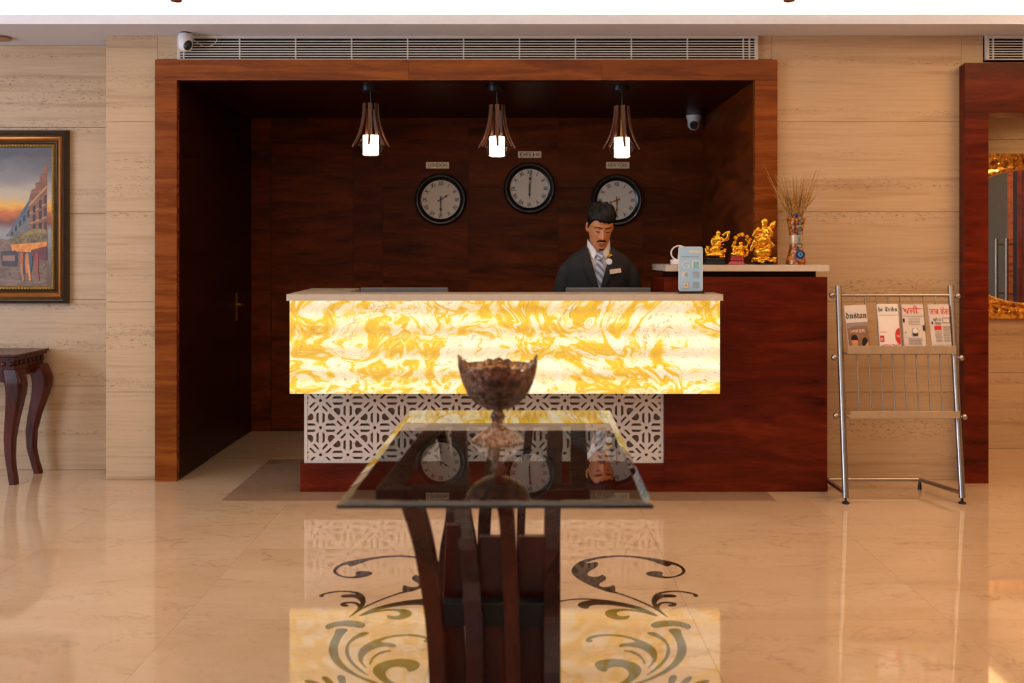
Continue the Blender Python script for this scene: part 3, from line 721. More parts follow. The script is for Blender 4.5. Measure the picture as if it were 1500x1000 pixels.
# ---- pendant lamps
def pendant(px, pyt, label):
    Y = 6.02; x = wx(px, Y); k = Y/F
    t = thing('pendant_lamp', label, 'lamp', (x, Y, wz(pyt+80, Y)), 'wooden pendant lamps over the desk')
    MB().lathe([(.045, RT-.03), (.05, RT-.026), (.05, RT)], (x-.008, Y, 0), 24).build('canopy', 'blackp', t, True)
    zt = wz(pyt, Y)
    MB().tube([(x, Y, zt-.02), (x, Y, RT-.028)], .0028, 8).build('cord', 'blackp', t)
    MB().lathe([(.030, zt-.028), (.030, zt-.006), (.012, zt)], (x, Y, 0), 20).build('socket', 'blackp', t, True)
    n = 7
    for i in range(n):
        a = 2*pi*i/n-pi/2+.05
        e = Vector((cos(a), sin(a), 0)); w = Vector((-sin(a), cos(a), 0))
        rs = []
        for s in range(13):
            q = s/12; r = .043+.010*q+.062*q**2.6; z = zt-q*62*k
            hw = .0125*(1-.45*q)
            # thickness direction
            d = Vector((e.x, e.y, .25+.8*q)).normalized()*.0035
            c = Vector((x, Y, z))+e*r
            rs.append([c-w*hw-d, c+w*hw-d, c+w*hw+d, c-w*hw+d])
        MB().rings(rs).build('stave', 'wood_stave', t)
    gz = zt-58*k
    pr = [(.040, .045), (.062, .020), (.078, -.010), (.080, -.022), (.070, -.042), (.048, -.066), (.044, -.070)]
    MB().lathe(pr+[(r-.008, h+.0005) for r, h in reversed(pr)]+[pr[0]], (x, Y, gz), 32, cap=False).build('glass_globe', 'glass', t, True, weld=True)
    MB().lathe([(.045, -.066), (.046, .043)], (x, Y, gz+.004), 28).build('glowing_shade', 'lamp', t, True)
    MB().lathe([(.041, .048), (.041, .053), (.012, .056), (.012, zt-gz-.03)], (x, Y, gz), 24).build('stem', 'brass', t, True)
pendant(543, 152, 'leftmost wooden staved pendant lamp over the LONDON side of the desk')
pendant(728, 154, 'middle wooden staved pendant lamp, left of the DELHI clock')
pendant(911, 155.5, 'rightmost wooden staved pendant lamp above the NEW YORK clock')
# ================================================================ GLASS TABLE
TB = thing('glass_table', 'foreground table with a thick clear glass top on curved dark wooden legs', 'table', (-.04, 2.95, 0))
ZT = .75
c4 = [(wx(493, 2.304), 2.304), (wx(957.5, 2.304), 2.304), (wx(893.5, 3.69), 3.69), (wx(600, 3.69), 3.69)]
def inset(c4, d):
    cx = sum(p[0] for p in c4)/4; cy = sum(p[1] for p in c4)/4
    return [(p[0]-d*(1 if p[0] > cx else -1), p[1]-d*(1 if p[1] > cy else -1)) for p in c4]
mb = MB(); ci = inset(c4, .022)
mb.rings([[(x, y, ZT-.012) for x, y in c4], [(x, y, ZT-.005) for x, y in c4], [(x, y, ZT) for x, y in ci]])
mb.build('glass_top', 'tableglass', TB)
A = [(-.344, 2.45), (.185, 2.45), (.245, 3.52), (-.292, 3.52)]
def board(p, q, w=.035, z0=.712, z1=.7375):
    d = Vector((q[0]-p[0], q[1]-p[1], 0)).normalized(); n = Vector((-d.y, d.x, 0))*w
    a, b = Vector((*p, z0)), Vector((*q, z0)); u = Vector((0, 0, z1-z0))
    return MB().hexa([a, b, b+n, a+n, a+u, b+u, b+n+u, a+n+u])
for i, w in zip(range(4), (.07, .05, .05, .05)):
    p, q = A[i], A[(i+1) % 4]
    if i in (1, 3): # side boards fit between front and back boards
        d = Vector((q[0]-p[0], q[1]-p[1])).normalized(); s0 = (.072 if i == 1 else .052)
        p = (p[0]+d.x*s0, p[1]+d.y*s0); s1 = (.052 if i == 1 else .072); q = (q[0]-d.x*s1, q[1]-d.y*s1)
    board(p, q, w).build('apron', 'wood_table', TB, bev=.002)
def interp(path, n=22):
    out = []
    P = [Vector(p) for p in path]
    for i in range(len(P)-1):
        p0 = P[max(i-1, 0)]; p1 = P[i]; p2 = P[i+1]; p3 = P[min(i+2, len(P)-1)]
        m = n//(len(P)-1)
        for k in range(m):
            t = k/m; out.append(.5*((2*p1)+(p2-p0)*t+(2*p0-5*p1+4*p2-p3)*t*t+(3*p1-p0-3*p2+p3)*t**3))
    out.append(P[-1]); return out
def leg(path, w, d, name='leg', wb=None):
    pts = interp(path); rs = []
    for i, p in enumerate(pts):
        q = i/(len(pts)-1); ww = w+((wb or w)-w)*q
        rs.append([(p.x-ww/2, p.y-d/2, p.z), (p.x+ww/2, p.y-d/2, p.z), (p.x+ww/2, p.y+d/2, p.z), (p.x-ww/2, p.y+d/2, p.z)])
    return MB().rings(rs).build(name, 'wood_table', TB)
leg([(-.262, 2.50, .712), (wx(622, 2.62), 2.62, wz(800, 2.62)), (wx(637, 2.72), 2.72, wz(900, 2.72)), (wx(643, 2.76), 2.76, .14), (-.212, 2.76, 0)], .044, .10)
leg([(-.195, 3.45, .712), (wx(677, 3.12), 3.12, wz(740, 3.12)), (wx(686, 2.95), 2.95, wz(800, 2.95)), (wx(694, 2.86), 2.86, wz(900, 2.86)), (wx(696, 2.84), 2.84, .1), (wx(697, 2.84), 2.84, 0)], .050, .07)
leg([(wx(738, 2.52), 2.50, .712), (wx(743, 2.62), 2.62, wz(760, 2.62)), (wx(748, 2.72), 2.72, wz(860, 2.72)), (wx(752, 2.76), 2.76, .14), (wx(752, 2.76), 2.76, 0)], .040, .09)
leg([(.138, 3.45, .712), (wx(809, 3.1), 3.10, .52), (wx(808.5, 2.92), 2.92, .33), (wx(808.5, 2.80), 2.80, .12), (wx(808.5, 2.80), 2.80, 0)], .050, .07, wb=.044)
leg([(-.262, 3.49, .712), (wx(660, 3.1), 3.16, .55), (wx(650, 3.02), 3.06, .40), (wx(648, 3.0), 3.03, .2), (wx(648, 3.0), 3.03, 0)], .032, .05)
leg([(-.06, 3.49, .712), (wx(711, 3.1), 3.20, .53), (wx(708, 3.05), 3.10, .40), (wx(706, 3.0), 3.08, .2), (wx(706, 3.0), 3.08, 0)], .040, .05)
leg([(.05, 3.49, .712), (wx(765, 3.1), 3.20, .53), (wx(763, 3.05), 3.10, .40), (wx(762, 3.0), 3.08, .2), (wx(762, 3.0), 3.08, 0)], .026, .05)
for px, w0, w1, zt in ((664, .042, .086, .52), (721, .074, .084, .485), (780, .078, .086, .485)):
    x = wx(px, 2.97)
    MB().hexa([(x-w1/2, 2.94, 0), (x+w1/2, 2.94, 0), (x+w1/2, 2.98, 0), (x-w1/2, 2.98, 0), (x-w0/2, 2.96, zt), (x+w0/2, 2.96, zt), (x+w0/2, 2.99, zt), (x-w0/2, 2.99, zt)]).build('base_plank', 'wood_table', TB, bev=.003)
MB().box(wx(646, 2.90), wx(800, 2.90), 2.885, 2.938, wz(914, 2.9), wz(881, 2.9)).build('cross_band', 'black', TB, bev=.002)

# ---- cut glass bowl on the table
bx, by = wx(729, 3.04), 3.04
bw = thing('footed_glass_bowl', 'amber cut-glass footed bowl with a jagged rim on the glass table', 'bowl', (bx, by, ZT+.0005))
z = ZT+.0005
facet = lambda t, h: 1+.025*cos(18*t)
MB().lathe([(.078, 0), (.079, .006), (.068, .018), (.048, .032), (.030, .045), (.019, .056), (.016, .066), (.020, .074), (.024, .080), (.019, .088), (.016, .096), (.012, .100)], (bx, by, z), 72, mod=facet).build('foot', 'cutglass', bw, True)
n = 96; outer = []; inner = []
prof = [(.016, .100), (.040, .106), (.070, .124), (.092, .150), (.106, .180), (.114, .208), (.120, .232)]
rs = []
for r, h in prof: rs.append([(bx+r*(1+.012*cos(24*t)*(h > .11))*cos(t), by+r*(1+.012*cos(24*t)*(h > .11))*sin(t), z+h) for t in [2*pi*j/n for j in range(n)]])
def crown(t):
    return .006+.011*cos(4*t)+.010*cos(2*t)+.0035*cos(24*t)
rs.append([(bx+.1225*cos(t), by+.1225*sin(t), z+.238+crown(t)) for t in [2*pi*j/n for j in range(n)]])
rs.append([(bx+.1175*cos(t), by+.1175*sin(t), z+.238+crown(t)) for t in [2*pi*j/n for j in range(n)]])
for r, h in reversed(prof[1:]): rs.append([(bx+(r-.005)*cos(t), by+(r-.005)*sin(t), z+h+.005) for t in [2*pi*j/n for j in range(n)]])
MB().rings(rs).build('bowl', 'cutglass', bw, True)
MB().lathe([(.020, .078), (.0245, .081), (.020, .085)], (bx, by, z), 24).build('stem_ring', 'cutglass', bw, True)
mb = MB(); rnd = random.Random(3)
for i in range(150):
    a = rnd.uniform(0, 2*pi); h = rnd.uniform(.125, .205); rm = (.058+.45*(h-.12)); r = rm*sqrt(rnd.random())
    q = Matrix.Rotation(rnd.uniform(0, 6), 3, 'X') @ Matrix.Rotation(rnd.uniform(0, 6), 3, 'Y')
    mb.ell((bx+r*cos(a), by+r*sin(a), z+h), (.016, .010, .003), 8, 4, q)
o = mb.build('dried_petals', 'petal', origin=(bx, by, z+.11), kind='stuff'); tag(o, 'dark red dried petals heaped inside the footed glass bowl', 'petals')

# ================================================================ CONSOLE TABLE at the left
cs = thing('console_table', 'dark carved wooden console table with curved legs by the left wall', 'table', (-3.45, 5.88, 0))
X1, Ya, Yb = -2.845, 5.67, 6.08
MB().box(-4.05, X1, Ya, Yb, .733, .748).box(-4.04, X1-.010, Ya+.010, Yb-.008, .718, .733).build('table_top', 'wood_table', cs, bev=.004)
MB().box(-4.02, X1-.03, Ya+.03, Yb-.02, .655, .718).build('carved_rail', 'wood_table', cs)
mb = MB()
for k in range(26):
    mb.ell((X1-.045-k*.045, Ya+.026, .692), (.016, .008, .014), 8, 6)
for k in range(7):
    mb.ell((X1-.026, Ya+.06+k*.052, .692), (.008, .018, .014), 8, 6)
mb.build('carved_ornament', 'wood_table', cs, True)
def apron(y0, y1, xa, xb, axis):
    pts = []; n = 24
    for i in range(n+1):
        q = i/n; drop = .06*(1-min(1, min(q, 1-q)*7)**.5)+.008*abs(sin(q*pi*5))
        pts.append((q, .655-.035-drop))
    if axis == 'x':
        P = [(xa+(xb-xa)*q, y0, z) for q, z in pts]+[(xb, y0, .656), (xa, y0, .656)]; return MB().prism(P, (0, y1-y0, 0))
    P = [(xa, y0+(y1-y0)*q, z) for q, z in pts]+[(xa, y1, .656), (xa, y0, .656)]; return MB().prism(P, (xb-xa, 0, 0))
apron(Ya+.035, Ya+.055, -3.98, X1-.05, 'x').build('apron', 'wood_table', cs)
apron(Ya+.05, Yb-.03, X1-.055, X1-.035, 'y').build('apron', 'wood_table', cs)
apron(Ya+.05, Yb-.03, -4.015, -3.995, 'y').build('apron', 'wood_table', cs)
def cab_leg(sx, sy, bxx, byy):
    # square-section cabriole leg: knee swells outward, ankle tucks in, foot flicks out
    prof = [(.660, -.004, .098), (.62, .008, .104), (.575, .020, .102), (.53, .020, .094), (.46, .008, .082), (.36, -.014, .068), (.26, -.030, .058), (.16, -.030, .050), (.08, -.016, .045), (.03, -.004, .046), (0, .002, .044)]
    rs = []
    for z, o, w in prof:
        cx = bxx+sx*o; cy = byy+sy*o*.6
        # chamfered square ring
        h = w/2; c = h*.35
        rs.append([(cx+a, cy+b, z) for a, b in ((-h+c, -h), (h-c, -h), (h, -h+c), (h, h-c), (h-c, h), (-h+c, h), (-h, h-c), (-h, -h+c))])
    m = MB().rings(rs); return m.build('leg', 'wood_table', cs, True)
for sx, bxx in ((1, -2.882), (-1, -3.98)):
    for sy, byy in ((-1, 5.72), (1, 6.01)): cab_leg(sx, sy, bxx, byy)

# ================================================================ PAINTING
px0, px1, pz0, pz1 = -4.10, wx(96, 6.04), wz(445, 6.04), wz(189.5, 6.04)
pt = thing('framed_painting', 'framed street scene painting with sunset sky on the left wall', 'painting', ((px0+px1)/2, 6.10, pz0))
M['fr_dark'] = plain('frame_dark', rgb(38, 28, 22), .25, coat=.4)
M['fr_copper'] = plain('frame_copper', rgb(150, 92, 36), .22, metal=.8)
M['fr_gold'] = plain('frame_gold', rgb(170, 138, 72), .3, metal=.7, nscale=120, tint=.3)
def molding(name, mat, prof):
    """prof: list of (inset, height off wall); swept round the rectangle with mitred corners"""
    rs = []
    for (sx, sz) in ((0, 0), (1, 0), (1, 1), (0, 1), (0, 0)):
        rs.append([((px1-i) if sx else (px0+i), 6.099-h, (pz1-i) if sz else (pz0+i)) for i, h in prof])
    mb = MB(); mb.rings(rs, cap=False, closed=True); return mb.build(name, mat, pt, True)
molding('outer_molding', 'fr_dark', [(0, .0), (0, .030), (.006, .044), (.016, .050), (.026, .044), (.034, .030), (.034, 0)])
molding('copper_cove', 'fr_copper', [(.034, 0), (.034, .030), (.044, .036), (.056, .030), (.066, .018), (.072, .014), (.072, 0)])
molding('dark_step', 'fr_dark', [(.072, 0), (.072, .016), (.080, .020), (.086, .014), (.086, 0)])
molding('inner_molding', 'fr_gold', [(.086, 0), (.086, .020), (.094, .026), (.102, .020), (.108, .010), (.108, 0)])
mb = MB(); nb = 62
for k in range(nb):
    zz = pz0+.094+(pz1-pz0-.188)*k/(nb-1); mb.ell((px1-.094, 6.074, zz), (.006, .005, .007), 6, 5)
for k in range(70):
    xx = px1-.094-.0185*k
    for zz in (pz0+.094, pz1-.094): mb.ell((xx, 6.074, zz), (.007, .005, .006), 6, 5)
mb.build('bead_row', 'fr_gold', pt, True)
cx0, cx1, cz0, cz1 = px0+.106, px1-.106, pz0+.106, pz1-.106
MB().box(cx0, cx1, 6.088, 6.094, cz0, cz1).build('canvas', 'psky', pt)
Yc = 6.0875
layer = [0]
def stroke(pts, name, a, b=None, sc_=(8, 8, 20)):
    """pts in photo pixels on the canvas plane"""
    layer[0] += 1; y = Yc-.0001*layer[0]
    mt = paint('paint_'+name, rgb(*a), rgb(*(b or a)), sc_)
    P = [Vector((min(wx(p[0], Yc), cx1-.0005), y, wz(p[1], Yc))) for p in pts]
    mb = MB(); mb.add(P, [tuple(t) for t in tessellate_polygon([P])]); return mb.build('painted_'+name, mt, pt)
stroke([(-240, 352), (-60, 350), (0, 350), (40, 352), (68, 358), (68, 421), (-240, 421)], 'street', (96, 72, 54), (140, 110, 88))
stroke([(-240, 300), (-200, 270), (-150, 300), (-100, 330), (-60, 345), (-40, 352), (-240, 360)], 'far_row', (70, 66, 70), (110, 98, 90))
stroke([(8, 346), (20, 330), (36, 306), (46, 296), (46, 348)], 'near_facade', (88, 92, 96), (132, 120, 108))
stroke([(42, 294), (46, 278), (52, 276), (52, 268), (58, 266), (58, 256), (64, 254), (64, 244), (69, 238), (69, 348), (45, 348)], 'brown_facade', (122, 74, 46), (160, 100, 60))
stroke([(38, 300), (44, 291), (44, 300), (22, 333), (8, 348)], 'slate_roof', (70, 80, 96), (96, 104, 116))
stroke([(42, 300), (69, 271), (69, 274), (42, 303)], 'ledge', (190, 146, 100)); stroke([(44, 326), (69, 316), (69, 318), (44, 328)], 'ledge', (186, 140, 96)); stroke([(44, 312), (69, 296), (69, 298), (44, 314)], 'ledge', (180, 136, 92))
for (x, y, w, h) in ((48, 303, 4, 9), (57, 295, 4, 11), (65, 287, 3, 12), (48, 316, 4, 9), (57, 311, 4, 11), (65, 306, 3, 12), (48, 330, 4, 7), (57, 328, 4, 9), (65, 326, 3, 10)):
    stroke([(x, y-w*.35), (x+w, y-w*.7), (x+w, y+h-w*.3), (x, y+h)], 'window', (52, 44, 44))
for k in range(5):
    x = 16+k*6; y = 341-k*8; stroke([(x, y), (x+3, y-4), (x+3, y+3+k), (x, y+5+k)], 'window', (56, 60, 70))
stroke([(10, 352), (26, 344), (40, 338), (56, 334), (69, 337), (69, 352), (50, 356), (24, 357)], 'tree', (60, 66, 44), (150, 120, 60), (20, 8, 30))
stroke([(34, 342), (48, 335), (66, 336), (69, 342), (52, 341), (40, 346)], 'foliage', (170, 130, 60), (130, 110, 60), (30, 8, 30))
stroke([(16, 358), (69, 354), (69, 370), (18, 368)], 'shopfront', (208, 104, 34), (236, 160, 60), (30, 8, 12))
stroke([(46, 366), (69, 360), (69, 382), (46, 376)], 'shop_shadow', (124, 56, 40), (90, 44, 40))
stroke([(1, 368), (24, 367), (26, 374), (25, 388), (22, 390), (4, 389), (2, 380)], 'carriage', (44, 40, 46), (80, 66, 70))
stroke([(4, 374), (22, 374), (22, 382), (4, 382)], 'carriage_back', (150, 110, 96))
for x, c in ((32, (180, 90, 40)), (37, (70, 60, 66)), (45, (60, 84, 110)), (54, (170, 60, 60)), (40, (200, 120, 50))):
    stroke([(x-2, 372), (x, 369), (x+2, 372), (x+3, 384), (x+1, 400), (x-2, 400), (x-3, 384)], 'walker', c)
for x, c in ((40, (226, 140, 50)), (30, (170, 120, 90)), (52, (150, 80, 60))):
    stroke([(x, 388), (x+3, 386), (x+6, 410), (x+3, 412)], 'wet_reflection', c)

# ================================================================ MIRROR in the niche
mxc, mzc, Ym = wx(1512, 6.72), wz(346, 6.72), 6.765
mi = thing('gilt_mirror', 'ornate gilded mirror with a large oval glass in the right hand niche', 'mirror', (mxc, Ym, mzc-.56))
a_, b_ = .585, .452
hw, hh = .72, .562
N = 72
def sq(t, p=5):   # superellipse outline of the outer frame
    c, s_ = cos(t), sin(t); r = (abs(c)**p+abs(s_)**p)**(-1/p); return (hw*r*c, hh*r*s_)
rs = []
for q, h in ((0, .0), (0, .030), (.06, .045), (.35, .040), (.7, .030), (.86, .050), (.95, .048), (1.0, .030), (1.0, .008)):
    ring = []
    for j in range(N):
        t = 2*pi*j/N; ox, oz = sq(t); ix, iz = a_*cos(t), b_*sin(t)
        ring.append((mxc+ox+(ix-ox)*q, Ym-h, mzc+oz+(iz-oz)*q))
    rs.append(ring)
MB().rings(rs, cap=False).build('frame', 'oldgold', mi, True)
MB().add([(mxc+1.005*a_*cos(2*pi*j/N), Ym-.010, mzc+1.005*b_*sin(2*pi*j/N)) for j in range(N)], [tuple(range(N))]).build('mirror_glass', 'mirror', mi)
mb = MB()
for j in range(110):
    t = 2*pi*j/110; mb.ell((mxc+(a_+.016)*cos(t), Ym-.052, mzc+(b_+.016)*sin(t)), (.012, .008, .010), 6, 5)
mb.build('bead_row', 'oldgold', mi, True)
mb = MB(); rnd = random.Random(11)
for j in range(60):   # carved acanthus curls between oval and outer edge
    t = 2*pi*(j+.5)/60; ox, oz = sq(t, 6); ox *= .95; oz *= .95
    ix, iz = (a_+.04)*cos(t), (b_+.04)*sin(t)
    L = sqrt((ox-ix)**2+(oz-iz)**2)
    if L < .03: continue
    m = max(1, int(L/.05))
    for k in range(m):
        q = (k+.5)/m; cx = mxc+ix+(ox-ix)*q; cz = mzc+iz+(oz-iz)*q; s = rnd.uniform(.018, .03); a0 = rnd.uniform(0, 6); sg = rnd.choice((-1, 1))
        pts = [(cx+s*(1-.8*u)*cos(a0+sg*u*5), Ym-.045-.012*u, cz+s*(1-.8*u)*sin(a0+sg*u*5)) for u in [i/9 for i in range(10)]]
        mb.tube(pts, [.009-.004*abs(i/9-.4) for i in range(10)], 6)
mb.build('carved_leaves', 'oldgold', mi, True)

# ================================================================ NEWSPAPER RACK
rk = thing('newspaper_rack', 'steel newspaper rack with two shelves beside the right end of cabinet', 'rack', (2.06, 5.45, 0))
Lb, Lt = Vector((1.752, 5.28, .03)), Vector((wx(1228, 5.53), 5.53, wz(419, 5.53)))
Rb, Rt = Vector((2.370, 5.28, .03)), Vector((wx(1392.5, 5.53), 5.53, wz(419, 5.53)))
def on(side, py):
    a, b = (Lb, Lt) if side == 0 else (Rb, Rt)
    lo, hi = 0, 1
    for _ in range(30):
        m = (lo+hi)/2; p = a.lerp(b, m); y = 370-(p.z-H)*F/p.y
        if y > py: lo = m
        else: hi = m
    return a.lerp(b, lo)
for a, b in ((Lb, Lt), (Rb, Rt)): MB().tube([a, b], .0165, 20).build('upright', 'steel', rk, True)
for p in (Lb, Rb):
    MB().tube([(p.x, p.y, .03), (p.x, p.y, .012)], .007, 10).lathe([(.020, 0), (.020, .006), (.010, .013)], (p.x, p.y, 0), 20).build('foot', 'blackp', rk, True)
MB().tube([on(0, 432.5), on(1, 432.5)], .0085, 14).build('top_rail', 'steel', rk, True)
for s, ys in ((0, (432, 523.5, 608.5)), (1, (433.5, 524, 610.5))):
    for py in ys:
        p = on(s, py); d = -1 if s == 0 else 1
        MB().tube([p, p+Vector((d*.036, 0, 0))], .005, 10).ell(p+Vector((d*.036, 0, 0)), (.0165,)*3, 16, 12).build('ball_finial', 'steel', rk, True)
def shelf(pyt, pyb, xo):
    zt = None
    a, b = on(0, pyb), on(1, pyb); a2, b2 = on(0, pyt), on(1, pyt)
    y0 = a.y-.055
    # tray: front lip and floor
    xl, xr = a.x+.022, b.x-.014
    z0 = H+(370-pyb)*y0/F; z1 = H+(370-pyt)*y0/F
    MB().box(xl, xr, y0, y0+.004, z0, z1).box(xl, xr, y0+.004, a.y+.03, z0, z0+.004).build('shelf_tray', 'shelfmetal', rk, bev=.001)
    MB().tube([(a.x, a.y, z0-.006), (b.x, b.y, z0-.006)], .006, 10).build('shelf_rail', 'steel', rk, True)
    return y0, z0
sy1, sz1 = shelf(506.5, 518, 0); sy2, sz2 = shelf(602.5, 612.5, 0)
def row(px0, dx, n, pya, pyb, sh):
    for k in range(n):
        pa, pb = on(0, pya), on(0, pyb)
        xa = wx(px0+k*dx, pa.y); xb = wx(px0+sh+k*dx, pb.y)
        MB().tube([(xa, pa.y, pa.z), (xb, pb.y, pb.z)], .0036, 8).build('rod', 'steel', rk, True)
row(1249.5, 17.1, 8, 433, 519, 5); row(1255, 17.4, 8, 519, 611, 4)
B0, B1 = Vector((1.748, 5.60, .055)), Vector((2.275, 5.60, .055))
MB().tube([B0, B1], .011, 14).build('back_rail', 'steel', rk, True)
for p, q in ((Lb, B0), (Rb, B1)):
    a = Vector((p.x, p.y+.01, .055)); b = Vector((q.x, q.y-.004, .055)); d = (b-a).normalized(); n = Vector((-d.y, d.x, 0))*.011
    u = Vector((0, 0, .018)); MB().hexa([a-n-u/2, b-n-u/2, b+n-u/2, a+n-u/2, a-n+u/2, b-n+u/2, b+n+u/2, a+n+u/2]).build('side_foot', 'steel', rk, bev=.002)
    MB().lathe([(.011, 0), (.011, .008), (.006, .046)], (q.x, q.y, 0), 14).build('foot', 'blackp', rk, True)
# newspapers: folded, standing on the upper shelf
def paper(tl, tr, bl, br, pyt, label, prints, skin='paper', pytr=None):
    Yb_, Yt_ = sy1+.022, on(0, pyt).y-.022
    bl3, br3 = W(bl, 512, Yb_), W(br, 512, Yb_); tl3, tr3 = W(tl, pyt, Yt_), W(tr, pytr or pyt, Yt_)
    zb = sz1+.005
    bl3.z = br3.z = zb
    nrm = ((br3-bl3).cross(tl3-bl3)).normalized()
    if nrm.y > 0: nrm = -nrm
    c = (bl3+br3)/2
    t = thing('newspaper', label, 'newspaper', c, 'folded newspapers on the rack')
    def f(u, v, o=0): 
        return (bl3.lerp(br3, u)).lerp(tl3.lerp(tr3, u), v)+nrm*(.0085+o)
    def fb(u, v, d): return (bl3.lerp(br3, u)).lerp(tl3.lerp(tr3, u), v)+nrm*d
    for d0, d1, e in ((-.006, -.001, .012), (-.001, .0035, .006), (.0035, .008, 0)):
        MB().hexa([fb(e, 0, d1), fb(1, 0, d1), fb(1, 0, d0), fb(e, 0, d0), fb(e, 1-e, d1), fb(1, 1-e, d1), fb(1, 1-e, d0), fb(e, 1-e, d0)]).build('folded_sheet', skin, t)
    for i, (kind, arg, mat, box) in enumerate(prints):
        o = .0003+.0002*i; g_ = lambda u, v, o=o: f(u, v, o)
        if kind == 'r': rectpatch(g_, box, 'printed_block', mat, t)
        elif kind == 't': put_text(arg, g_, 'printed_heading', mat, t, box)
        elif kind == 'p': polypatch(g_, arg, 'printed_shape', mat, t)
def lines(u0, u1, v0, v1, n, mat='inkgrey', jit=5):
    r = random.Random(jit); out = []
    for k in range(n):
        v = v1-(v1-v0)*(k+.5)/n; out.append(('r', 0, mat, (u0, v-.004, u1-(r.random()*.06 if k % 4 == 3 else 0), v+.005)))
    return out
def semi(cx, cy, rx, ry, a0, a1, n=16): return [(cx+rx*cos(radians(a0+(a1-a0)*k/n)), cy+ry*sin(radians(a0+(a1-a0)*k/n))) for k in range(n+1)]
paper(1236, 1267.5, 1244, 1275, 448, 'leftmost folded newspaper, brown photograph under a black heading dustan', [
    ('r', 0, 'photo_brown', (.0, .0, 1, .62)), ('p', [(0, .62), (0, .50), (.4, .56), (1, .55), (1, .64)], 'inkgrey', 0),
    ('t', '\U0001D589\U0001D59A\U0001D598\U0001D599\U0001D586\U0001D593', 'ink', (.02, .71, .98, .85)), ('t', 'JAKER', 'paper', (.12, .40, .85, .48)),
    ('p', semi(.30, .22, .15, .12, 0, 360), 'skin', 0), ('p', semi(.30, .27, .16, .10, -10, 190), 'hair', 0), ('p', [(.02, 0), (.05, .12), (.22, .15), (.42, .12), (.52, 0)], 'inkgrey', 0),
    ('p', semi(.82, .16, .13, .12, 0, 360), 'skin', 0), ('p', semi(.78, .19, .15, .12, 20, 230), 'hair', 0)], pytr=446.5)
paper(1284, 1314, 1289.5, 1319.5, 445.5, 'second folded newspaper from the left, white with red circle and black heading he Tribu', [
    ('t', '\U0001D58D\U0001D58A \U0001D57F\U0001D597\U0001D58E\U0001D587\U0001D59A', 'ink', (.03, .82, .97, .94)), ('r', 0, 'inkgrey', (.03, .765, .97, .772)),
    ('p', semi(1.0, .33, .24, .17, 90, 270), 'inkred', 0), ('r', 0, 'inkred', (.02, .21, .22, .34)), ('t', 'st', 'paper_w', (.05, .24, .17, .30)),
    ('t', 'MEDIA TIMES', 'inkred', (.10, .09, .97, .16)), ('r', 0, 'inkred', (.05, .41, .35, .42)), ('t', 'THE', 'paper_w', (.82, .31, .97, .35))], 'paper_w')
paper(1320, 1351, 1325, 1357, 446, 'third folded newspaper from the left with a big red Punjabi heading', [
    ('t', 'ਅਜੀਤ', 'inkred', (.02, .80, .96, .97)), ('r', 0, 'ink', (.02, .745, .98, .752))]+lines(.24, .80, .56, .72, 5)+[('r', 0, 'ink', (.0, .62, .08, .70)), ('r', 0, 'ink', (.90, .44, .99, .56)),
    ('r', 0, 'inkgrey', (.40, .33, .66, .49)), ('p', semi(.53, .44, .12, .05, 0, 360), 'paper_w', 0), ('r', 0, 'ink', (.42, .34, .64, .385))]+lines(.2, .82, .15, .3, 6, jit=2)+[('r', 0, 'inkgrey', (.42, .02, .72, .13)), ('p', semi(.58, .08, .08, .03, 0, 360), 'paper_w', 0), ('r', 0, 'inkgrey', (.03, .3, .14, .31)), ('r', 0, 'inkgrey', (.03, .4, .14, .42))])
paper(1358.5, 1388.5, 1365.5, 1394, 446, 'rightmost folded newspaper with a red Hindi heading and columns of text', [
    ('t', 'जाब केस', 'inkred', (.02, .78, .99, .95)), ('t', 'शहरी का', 'ink', (.18, .63, .55, .72)), ('t', 'भाजपा', 'ink', (.26, .56, .56, .62)), ('r', 0, 'inkgrey', (.62, .60, .98, .72)), ('r', 0, 'paper', (.65, .62, .95, .70)),
    ('r', 0, 'inkred', (.20, .46, .55, .55))]+lines(.22, .56, .2, .44, 9)+lines(.62, .98, .2, .55, 14, jit=9)+lines(.04, .98, .0, .16, 5, jit=3)+[('r', 0, 'blue', (.05, .58, .14, .63)), ('r', 0, 'ink', (.2, .04, .45, .12))])
# ================================================================ CAMERAS, SPRINKLERS, DOWNLIGHT
c = Vector((wx(271.5, 5.74), 5.74, 2.60))
t = thing('ceiling_camera', 'white capsule shaped camera hanging from the ceiling at left of the vent', 'camera', (c.x, c.y, 2.485))
MB().lathe([(.026, 0), (.031, -.006), (.036, -.012)], c, 24).build('mount', 'blackp', t, True)
r = MB(); r.lathe([(.034, -.008), (.040, -.02), (.042, -.05), (.041, -.075), (.034, -.098), (.020, -.110), (.004, -.114)], c, 28).build('housing', 'pwhite', t, True)
MB().ell(c+Vector((.020, -.022, -.078)), (.024, .023, .030), 16, 12, Matrix.Rotation(.5, 3, 'Y')).build('lens_face', 'blackp', t, True)
pts = [c+Vector((.03, .03, -.03)), c+Vector((.08, .055, -.066)), c+Vector((.13, .055, -.066)), c+Vector((.165, .05, -.04)), c+Vector((.160, .045, -.02)), c+Vector((.150, .045, 0))]
MB().tube(interp([tuple(p) for p in pts], 20), .0018, 6).build('cable', 'pwhite', t, True)
c = Vector((wx(1016.5, 7.28), 7.28, RT))
t = thing('dome_camera', 'small white turret camera under the dark recess ceiling above the figurines', 'camera', c-Vector((0, 0, .12)))
MB().lathe([(.056, 0), (.056, -.012), (.050, -.03), (.046, -.045)], c, 28).build('mount', 'pwhite', t, True)
MB().ell(c+Vector((0, 0, -.062)), (.047, .047, .046), 20, 14).build('ball', 'pwhite', t, True)
MB().tube([c+Vector((-.006, -.03, -.072)), c+Vector((-.010, -.052, -.082))], [.030, .026], 18).build('lens_face', 'blackp', t, True)
